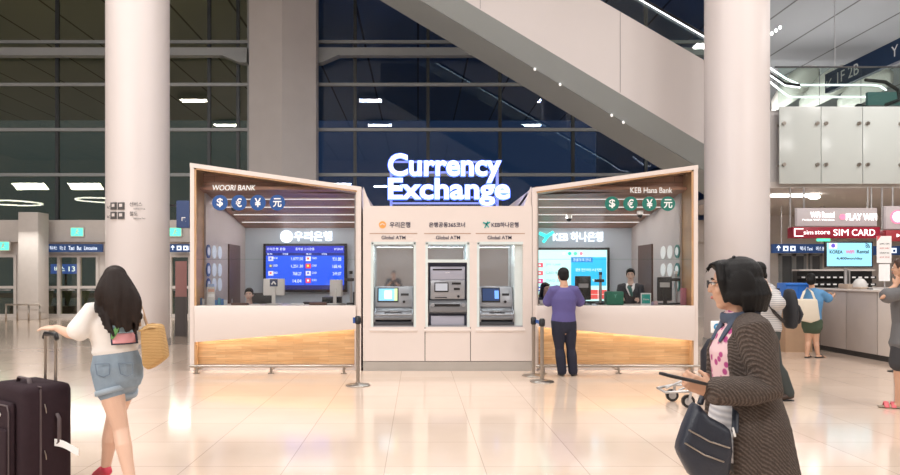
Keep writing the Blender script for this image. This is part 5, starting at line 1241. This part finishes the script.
cen = [V(1.435, 2.97, .46), V(1.425, 2.97, .62), C_.pel-up*.05+f_*.01, C_.pel+up*.03+f_*.01, w1, C_.chest, shm.lerp(C_.chest, .2), shm+up*.022, nk-f_*.012-up*.028]
rad = [(.22, .135), (.22, .13), (.218, .125), (.21, .125), (.185, .112), (.190, .108), (.180, .092), (.11, .062), (.066, .045)]
mm.tube([c-f_*(.05 if i < 4 else .02) for i, c in enumerate(cen)], rad, ref=C_.r, n=28, caps=False)
for i in (0, 1): C_.arm(mm, i, .026, upto=.97)
# drooping open fronts
for q in (1, -1):
    mm.tube([nk+C_.r*q*.075-up*.03, shm+f_*.075+C_.r*q*.105-up*.06, C_.chest+f_*.060+C_.r*q*.135, w1+f_*.05+C_.r*q*.16, C_.pel+f_*.05+C_.r*q*.19, V(1.43, 2.97, .50)+C_.r*q*.185+f_*.05], [(.024, .016), (.045, .02), (.055, .02), (.06, .02), (.065, .02), (.065, .02)], ref=C_.f, n=10)
for j in range(14):   # soft vertical folds in the skirt
    a_ = math.pi*(j/13)+math.pi/2*0; d_ = C_.r*math.cos(a_)-f_*math.sin(a_)
    mm.tube([C_.pel-f_*.05+V(d_.x*.10, d_.y*.19, .02), V(1.45, 2.97, .64)-f_*.05+V(d_.x*.12, d_.y*.21, 0), V(1.455, 2.97, .455)-f_*.05+V(d_.x*.13, d_.y*.22, 0)], [.012, .02, .022], n=8)
mm.build('cardigan', kn, C_.root, voxel=.008, sm=3)
# phone
a, b = at(664, 374.5, 2.66), at(702, 383, 2.70)
t = thing('mobile_phone', a.lerp(b, .5), 'dark mobile phone held level in the hand of the cardigan woman', 'phone')
MB().bar(a, b, .075, .012, (.3, .05, 1)).build('case', M['black'], t, bevel=.003)
n_ = (V(.3, .05, 1)); d_ = (b-a).normalized(); n_ = (n_-d_*n_.dot(d_)).normalized()
MB().bar(a+d_*.006+n_*.0065, b-d_*.006+n_*.0065, .068, .001, n_).build('phone_screen', mat('phone_glass', (.02, .02, .025), .35), t)
# handbag
t = thing('handbag', at(710, 450, 2.80), 'dark navy handbag with two zips carried by the cardigan woman', 'bag')
nv = mat('bag_navy', (.020, .026, .042), .45, var=.2, scale=10, bump=.2)
def bq(px, py, Y): return at(px, py, Y)
mm = MB(); 
outl = [(699, 402), (712, 418), (734, 430), (735.5, 452), (731, 485), (712, 490), (694, 478), (680, 452), (688, 428)]
mm.prism([bq(x, y, 2.72) for x, y in outl], (0, .10, 0))
mm.build('body', nv, t, bevel=.028, smooth=True)
for (p, q) in (((689, 430), (730, 448)), ((685, 443), (724, 462))):
    MB().tube([bq(p[0], p[1], 2.715), bq((p[0]+q[0])/2, (p[1]+q[1])/2+2.5, 2.708), bq(q[0], q[1], 2.715)], [(.0035, .002)]*3, ref=(0, 0, 1), n=6).build('zip', M['steel'], t, smooth=True)
MB().tube([bq(735, 432, 2.73), bq(736, 400, 2.84), bq(741, 345, 2.92), bq(742, 322, 2.99)], [(.014, .004)]*4, ref=(1, 0, 0), n=8).build('strap', nv, t, smooth=True)
MB().tube([bq(700, 404, 2.75), bq(704, 392, 2.82), bq(713, 386, 2.92)], [(.012, .004)]*3, ref=(1, 0, 0), n=8).build('strap', nv, t, smooth=True)
MB().tube([bq(733, 428, 2.70), bq(735, 436, 2.69)], [.004, .005], n=8).build('tassel', M['whitep'], t, smooth=True)
# ---------------------------------------------------------------- D: striped person with backpack and trolley
Y = 8.43
D = Fig('person', 'person in pale striped top and dark trousers with raised hand, behind the cardigan woman', at(768, 330, Y), at(769, 303, Y), at(764, 286, Y), at(756.5, 272, Y),
        V(-1, -.1, 0), V(-1, .1, -.05), [at(766, 291, Y+.17), at(770, 293, Y-.17)], [at(760, 310, Y+.2), at(779, 305, Y-.3)], [at(746, 308, Y+.15), at(769, 289, Y-.2)],
        [at(767, 338, Y+.09), at(769, 338, Y-.08)], [at(757, 368, Y+.10), at(777, 366, Y-.08)], [V(at(748, 0, Y).x, Y+.1, .08), at(789, 393, Y-.05)], [V(at(736, 0, Y).x, Y+.1, .03), at(778, 398.8, Y-.05)], s=1.02, skin=SK3)
D.body(hands=[((-1, 0, 0), (0, 1, 0), (0, 0, 1), .8), ((-.3, .3, 1), (-1, .2, 0), (0, 1, 0), .6)], vox=.008)
mm = MB(); D.torso(mm, .03, z0=.02, flare=.02)
for i in (0, 1): D.arm(mm, i, .026, upto=.45)
mm.build('striped_top', stripes('top_stripes', (.30, .30, .32), (.62, .60, .58), 14, 'Z', .8), D.root, voxel=.012, sm=4)
mm = MB(); mm.tube([D.pel-up*.10, D.pel, D.pel+up*.04], [(.17, .12), (.18, .13), (.16, .12)], ref=D.r, n=18)
for i in (0, 1): D.leg(mm, i, .012, extra=.018)
mm.build('trousers', mat('trousers_grey', (.045, .055, .055), .8), D.root, voxel=.011, sm=3)
mm = MB(); D.haircap(mm, short=True); D_ = D.hf.cross(D.hu); mm.ell(D.hc-D.hf*.06-V(0, 0, .05), .07, .05, .07); mm.build('hair', HB, D.root, voxel=.009, sm=1)
D.shoes(mat('shoe_brown', (.05, .028, .02), .5), M['black'])
t = thing('backpack', at(789, 326, Y), 'black backpack on the back of the striped top person', 'backpack')
MB().tube([at(789.5, 292, Y), at(790, 300, Y), at(791, 314, Y), at(790.5, 325, Y)], [(.10, .05), (.13, .065), (.14, .075), (.12, .06)], ref=(0, 1, 0), n=18).build('body', mat('bp_black', (.02, .022, .028), .7), t, smooth=True)
MB().tube([at(795, 306, Y), at(798, 314, Y), at(796, 322, Y)], [(.10, .03), (.11, .035), (.09, .03)], ref=(0, 1, 0), n=12).build('outer_pocket', mat('bp_black2', (.03, .032, .04), .7), t, smooth=True)
MB().tube([at(784, 322, Y-.15), at(774, 312, Y-.21), at(766, 298, Y-.2), at(767, 287, Y-.13), at(779, 290, Y-.1)], [(.02, .006)]*5, ref=(1, 0, .3), n=8).build('shoulder_strap', M['black'], t, smooth=True)
# luggage trolley
t = thing('luggage_trolley', at(708, 400, 8.1), 'steel airport luggage trolley carrying a black bag, behind the cardigan woman', 'trolley'); t.location.z = 0
X = lambda px, Y=8.1: at(px, 0, Y).x
Zt = lambda py, Y=8.1: zc(py, Y)
for (px, Y_) in ((672, 8.35), (688, 7.95), (742, 8.35), (746, 7.95)):
    wh = MB().cyl((X(px, Y_), Y_-.02, .075), (X(px, Y_), Y_+.02, .075), .075, 22).build('wheel', M['black'], t, smooth='auto')
    MB().cyl((X(px, Y_), Y_-.024, .075), (X(px, Y_), Y_+.024, .075), .045, 18).cyl((X(px, Y_), Y_-.03, .075), (X(px, Y_), Y_+.03, .075), .012, 10).build('wheel_hub', M['alu'], wh, smooth='auto')
    MB().bar((X(px, Y_), Y_-.035, .075), (X(px, Y_)+.02, Y_-.035, .19), .03, .012, (0, 1, 0)).build('caster_fork', M['alu'], wh)
MB().tube([(X(688, 7.95), 7.95, .19), (X(664), 8.05, .16), (X(662), 8.25, .18), (X(672, 8.35), 8.35, .20), (X(742, 8.35), 8.35, .20), (X(748), 8.15, .2), (X(746, 7.95), 7.95, .20), (X(688, 7.95), 7.95, .19)], [.016]*8, n=10).build('base_frame', M['alu'], t, smooth=True)
MB().tube([(X(668), 8.15, .2), (X(684), 8.15, .28), (X(700), 8.15, .28)], [.014]*3, n=8).tube([(X(676), 8.0, .2), (X(690), 8.0, .26), (X(745), 8.0, .24)], [.012]*3, n=8).build('platform_tube', M['alu'], t, smooth=True)
MB().tube([(X(745), 8.0, .2), (X(752), 8.05, 1.0), (X(752), 8.3, 1.0), (X(745), 8.3, .2)], [.016]*4, n=8).build('handle_frame', M['alu'], t, smooth=True)
MB().cyl((X(716), 8.1, .25), (X(716), 8.1, .95), .014, 10).build('ad_post', M['alu'], t)
a, b = at(711.5, 333, 8.02), at(723, 321, 8.02)
ad = MB().box(a.x, b.x, 8.02, 8.05, a.z, b.z).build('ad_plate', M['white'], t, bevel=.006)
MB().cyl(((a.x+b.x)/2, 8.02, (a.z+b.z)/2), ((a.x+b.x)/2, 8.012, (a.z+b.z)/2), .042, 20).build('blue_disc', mat('disc_blue', (.02, .25, .5), .4), ad)
text('lettering', 'kt', M['white'], ad, ((a.x+b.x)/2, 8.008, (a.z+b.z)/2), h=.04)
tag(MB().tube([at(712, 383, 8.2), at(711, 372, 8.2), at(711, 352, 8.2), at(713, 343, 8.2)], [(.10, .09), (.12, .11), (.12, .11), (.08, .07)], n=18).build('black_bag', mat('tbag', (.012, .012, .02), .6), None, smooth=True), 'rounded black bag standing upright on the luggage trolley', 'bag')
# ---------------------------------------------------------------- E: woman with tote at counter
Y = 12.75
E_ = Fig('person', 'woman in blue t-shirt and green shorts leaning on the service counter with a tote', at(812, 321, Y), at(813, 301, Y), at(812, 289, Y), at(811, 279.5, Y),
        V(.55, .8, 0), V(.5, .85, -.3), [at(821, 293, Y-.06), at(806, 293, Y+.08)], [at(829, 299, Y-.02), at(813, 300, Y+.3)], [at(834, 295, Y+.25), at(826, 295, Y+.4)],
        [at(815, 327, Y), at(809, 327, Y+.05)], [at(816, 342, Y), at(808, 342, Y+.03)], [at(818, 355, Y-.02), at(807, 354.5, Y)], [at(825, 357.2, Y+.08), at(811, 357, Y+.15)], s=.92, skin=SK2)
E_.body(vox=.009)
mm = MB(); E_.torso(mm, .03, z0=.02)
for i in (0, 1): E_.arm(mm, i, .026, upto=.45)
mm.build('t_shirt', mat('tee_blue', (.10, .27, .50), .8), E_.root, voxel=.013, sm=4)
mm = MB(); mm.tube([E_.pel-up*.12, E_.pel, E_.pel+up*.04], [(.175, .13), (.18, .13), (.16, .12)], ref=E_.r, n=18)
for i in (0, 1): E_.leg(mm, i, .018, upto=.12, extra=.01)
mm.build('shorts', mat('shorts_green', (.05, .08, .05), .8), E_.root, voxel=.012, sm=3)
mm = MB(); E_.haircap(mm); mm.ell(E_.hc-E_.hf*.05-V(0, 0, .04), .085, .06, .08); mm.build('hair', HB, E_.root, voxel=.009, sm=1)
for i in (0, 1):
    a_, t_ = E_.an[i], E_.toe[i]; d_ = V(t_.x-a_.x, t_.y-a_.y, 0).normalized(); b0 = V(a_.x, a_.y, .012)
    so = MB().tube([b0-d_*.05, b0+d_*.07, b0+d_*.17], [(.036, .012), (.045, .012), (.036, .012)], ref=d_.cross(up), n=12).build('sandal', M['black'], E_.root, smooth=True)
    MB().tube([b0+d_*.10+d_.cross(up)*.045, b0+d_*.10+V(0, 0, .05), b0+d_*.10-d_.cross(up)*.045], [(.022, .004)]*3, ref=d_, n=8).build('strap', M['black'], so, smooth=True)
t = thing('tote_bag', at(809, 322, Y-.2), 'cream canvas tote bag on the shoulder of the blue t-shirt woman', 'bag')
cv = mat('canvas', (.66, .60, .50), .85, bump=.2)
mm = MB(); mm.prism([at(798, 299, Y-.3), at(818, 299, Y-.3), at(821, 320, Y-.3), at(812, 323, Y-.3), at(798, 320, Y-.3)], (0, .10, 0)); mm.build('body', cv, t, bevel=.03, smooth=True)
MB().tube([at(801, 300, Y-.28), at(804, 292, Y-.2), at(807, 287.5, Y-.05), at(812, 292, Y-.2), at(815, 300, Y-.28)], [(.022, .005)]*5, ref=(1, 0, 0), n=8).build('strap', cv, t, smooth=True)
# ---------------------------------------------------------------- F: person cut by the right edge
Y = 7.9
G = Fig('person', 'person in grey top cut by the right edge, arm raised, pink sandals', at(905, 338, Y), at(905, 305, Y), at(904, 285, Y), at(902, 268, Y),
        V(-.7, .7, 0), V(-.6, .8, 0), [at(911, 294, Y+.12), at(896, 294, Y-.1)], [at(915, 325, Y+.1), at(882, 297, Y-.15)], [at(905, 330, Y+.3), at(895, 286, Y-.05)],
        [at(909, 345, Y+.05), at(902, 345, Y-.05)], [at(911, 376, Y+.05), at(899, 376, Y-.02)], [at(914, 401, Y+.02), at(898, 402.5, Y)], [at(904, 408, Y+.15), at(886, 408.5, Y+.04)], s=1.02, skin=SK2)
G.body(hands=[((-1, .5, 0), (0, 0, -1), (0, 1, 0), .5), ((.5, .1, .8), (-.2, 1, 0), (-1, 0, .4), .7)], vox=.008)
mm = MB(); G.torso(mm, .03, z0=-.06, flare=.03)
for i in (0, 1): G.arm(mm, i, .026, upto=.30)
mm.build('top', mat('top_grey', (.13, .13, .135), .8, bump=.2), G.root, voxel=.012, sm=4)
mm = MB(); mm.tube([G.pel-up*.12, G.pel, G.pel+up*.04], [(.18, .13), (.18, .13), (.16, .12)], ref=G.r, n=18)
for i in (0, 1): G.leg(mm, i, .018, upto=.3, extra=.02)
mm.build('shorts', mat('shorts_dark', (.04, .04, .045), .8), G.root, voxel=.012, sm=3)
mm = MB(); G.haircap(mm); mm.build('hair', mat('hair_brown', (.06, .03, .02), .4), G.root, voxel=.009, sm=1)
pkm = mat('sandal_pink', (.70, .14, .16), .5); slm = mat('sandal_sole', (.30, .24, .18), .6)
for i in (0, 1):
    a_, t_ = G.an[i], G.toe[i]; d_ = V(t_.x-a_.x, t_.y-a_.y, 0).normalized(); b0 = V(a_.x, a_.y, .014); lt = d_.cross(up)
    so = MB().tube([b0-d_*.06, b0+d_*.07, b0+d_*.19], [(.040, .014), (.050, .014), (.040, .014)], ref=lt, n=12).build('sandal', slm, G.root, smooth=True)
    for q in (.05, .12): MB().tube([b0+d_*q+lt*.05, b0+d_*q+V(0, 0, .06), b0+d_*q-lt*.05], [(.026, .005)]*3, ref=d_, n=8).build('strap', pkm, so, smooth=True)
q = at(894.5, 372, 10.9); tag(MB().lathe((q.x, 10.9, 0), [(.10, 0), (.10, .012), (.015, .03), (.014, 1.0), (.02, 1.02)], 16).build('barrier_post', M['dark'], None, smooth='auto'), 'thin dark post standing behind the grey top person at right edge', 'post')
# ---------------------------------------------------------------- tellers
def teller(px, pyh, Y, lab, f, suit, hairm, seated, scarf=None, longhair=False, skin=SK3, bun=False):
    u_ = Y/F; hc = at(px, pyh, Y); hz = hc.z
    side = V(*f).normalized().cross(up)
    nk = hc-up*.15; ch = hc-up*.33; pel = hc-up*.68
    sh = [nk-up*.055+side*.165, nk-up*.055-side*.165]; F_ = V(*f).normalized()
    el = [s_-up*.24+F_*.06+side*(.04 if i == 0 else -.04) for i, s_ in enumerate(sh)]; wr = [e+F_*.22+up*.02-side*(.06 if i == 0 else -.06) for i, e in enumerate(el)]
    hip = [pel+side*.09-up*.03, pel-side*.09-up*.03]
    if seated: kn_ = [h+F_*.38 for h in hip]; kn_ = [V(q.x, q.y, max(.46, .46)) for q in kn_]; an_ = [V(q.x, q.y, .08) for q in kn_]
    else: kn_ = [V(h.x, h.y, .47) for h in hip]; an_ = [V(h.x, h.y, .08) for h in hip]
    toe = [V(a.x+F_.x*.15, a.y+F_.y*.15, .03) for a in an_]
    g = Fig('person', lab, pel, ch, nk, hc, F_, F_+V(0, 0, -.08), sh, el, wr, hip, kn_, an_, toe, s=.95, skin=skin)
    g.body(vox=.009)
    mm = MB(); g.torso(mm, .018, z0=-.05)
    for i in (0, 1): g.arm(mm, i, .018, upto=.96)
    mm.build('jacket', suit, g.root, voxel=.012, sm=3)
    mm = MB(); mm.tube([pel-up*.10, pel, pel+up*.04], [(.16, .12), (.17, .12), (.15, .11)], ref=g.r, n=18)
    for i in (0, 1): g.leg(mm, i, .016, upto=.95, extra=.02)
    mm.build('trousers', M['dark'], g.root, voxel=.012, sm=3); g.shoes(M['black'])
    mm = MB(); g.haircap(mm, short=True)
    if bun: mm.ell(g.hc-g.hf*.10+up*-.01, .05, .04, .05)
    if longhair:
        for q in (1, -1): mm.tube([g.hc+g.r*q*.07+up*.03, g.hc+g.r*q*.085-up*.08, g.hc+g.r*q*.08+g.f*.02-up*.24], [.03, .032, .02], n=8)
        mm.tube([g.hc-g.f*.06, g.hc-g.f*.09-up*.12, g.hc-g.f*.10-up*.24], [(.07, .04), (.08, .04), (.06, .03)], ref=g.r)
    mm.build('hair', hairm, g.root, voxel=.008, sm=1)
    if scarf:
        for q in (1, -1): MB().tube([nk+side*q*.055+F_*.03, nk-up*.08+F_*.115+side*q*.045, nk-up*.21+F_*.135+side*q*.004], [(.022, .006), (.028, .006), (.01, .005)], ref=side, n=8).build('shirt_collar', M['white'], g.root, smooth=True)
        MB().tube([nk-up*.05+F_*.10+side*.03, nk-up*.10+F_*.135, nk-up*.22+F_*.145-side*.03], [(.03, .012), (.032, .014), (.02, .008)], ref=side, n=8).build('scarf', scarf, g.root, smooth=True)
    return g
navy = mat('suit_navy', (.014, .018, .030), .75)
teller(630.5, 275, 12.0, 'standing clerk in dark suit with green scarf in the right booth', (-.35, -1, 0), navy, HB, False, mat('scarf_green', (.02, .14, .12), .5), bun=True)
teller(545.5, 289, 12.3, 'seated long-haired clerk partly hidden behind the purple shirt man', (.5, -1, 0), navy, HB, True, longhair=True)
teller(249, 294.5, 12.0, 'seated clerk with black hair behind the left booth counter', (.1, -1, 0), mat('vest_teal', (.03, .10, .13), .7), HB, True)
for px, pt, Y, lab in ((262, 293, 12.75, 'black office chair back behind the left booth counter'),):
    t = thing('office_chair', (on(px, Y), Y, 0), lab, 'chair'); x = on(px, Y)
    MB().box(x-.22, x+.22, Y+.0, Y+.08, .75, zc(pt, Y)).build('backrest', M['black'], t, bevel=.03); MB().box(x-.24, x+.24, Y-.45, Y, .45, .53).build('seat', M['black'], t, bevel=.03)
    MB().cyl((x, Y-.22, .08), (x, Y-.22, .45), .03, 12).build('column', M['alu'], t); bs = MB()
    for j in range(5): a_ = j*math.tau/5; bs.bar((x, Y-.22, .08), (x+.3*math.cos(a_), Y-.22+.3*math.sin(a_), .05), .05, .03)
    bs.build('base', M['black'], t); MB().bar((x, Y-.02, .5), (x, Y+.04, .8), .06, .02, (0, 1, 0)).build('back_support', M['black'], t)

# ---------------------------------------------------------------- person mirrored in the left cash machine bay
Rp = V(-.86, -1.1, 0)
def q_(x, y, z): return Rp+V(x, y, z)
P_ = Fig('person', 'person in dark top holding up a phone, mirrored in the left cash machine bay', q_(0, 0, .92), q_(0, 0, 1.27), q_(0, 0, 1.42), q_(0, .02, 1.57), V(0, 1, 0), V(0, 1, -.05),
         [q_(.18, 0, 1.37), q_(-.18, 0, 1.37)], [q_(.24, .12, 1.13), q_(-.24, .12, 1.13)], [q_(.08, .32, 1.28), q_(-.08, .32, 1.28)],
         [q_(.09, 0, .89), q_(-.09, 0, .89)], [q_(.10, .01, .48), q_(-.10, .01, .48)], [q_(.11, 0, .08), q_(-.11, 0, .08)], [q_(.13, .16, .03), q_(-.13, .16, .03)], s=1., male=True, skin=SK2)
P_.body(hands=[((-.6, .2, .6), (-.3, -1, 0), (-.6, 0, 1), .5), ((.6, .2, .6), (.3, -1, 0), (.6, 0, 1), .5)], vox=.009)
mm = MB(); P_.torso(mm, .022, z0=.02)
for i in (0, 1): P_.arm(mm, i, .022, upto=.45)
mm.build('shirt', mat('top_dark', (.02, .022, .03), .8), P_.root, voxel=.012, sm=4)
mm = MB(); mm.tube([P_.pel-up*.10, P_.pel, P_.pel+up*.06], [(.18, .125), (.19, .135), (.18, .125)], ref=P_.r, n=20)
for i in (0, 1): P_.leg(mm, i, .014, extra=.03)
mm.build('trousers', mat('trousers_dark', (.04, .045, .06), .8), P_.root, voxel=.011, sm=3)
mm = MB(); P_.haircap(mm); mm.build('hair', HB, P_.root, voxel=.009, sm=1); P_.shoes(M['black'], M['whitep'])
t = thing('mobile_phone', q_(0, .40, 1.33), 'dark mobile phone raised by the person mirrored in the cash machine bay', 'phone')
MB().box(Rp.x-.08, Rp.x+.08, Rp.y+.375, Rp.y+.385, 1.30, 1.38).build('case', M['black'], t, bevel=.003)
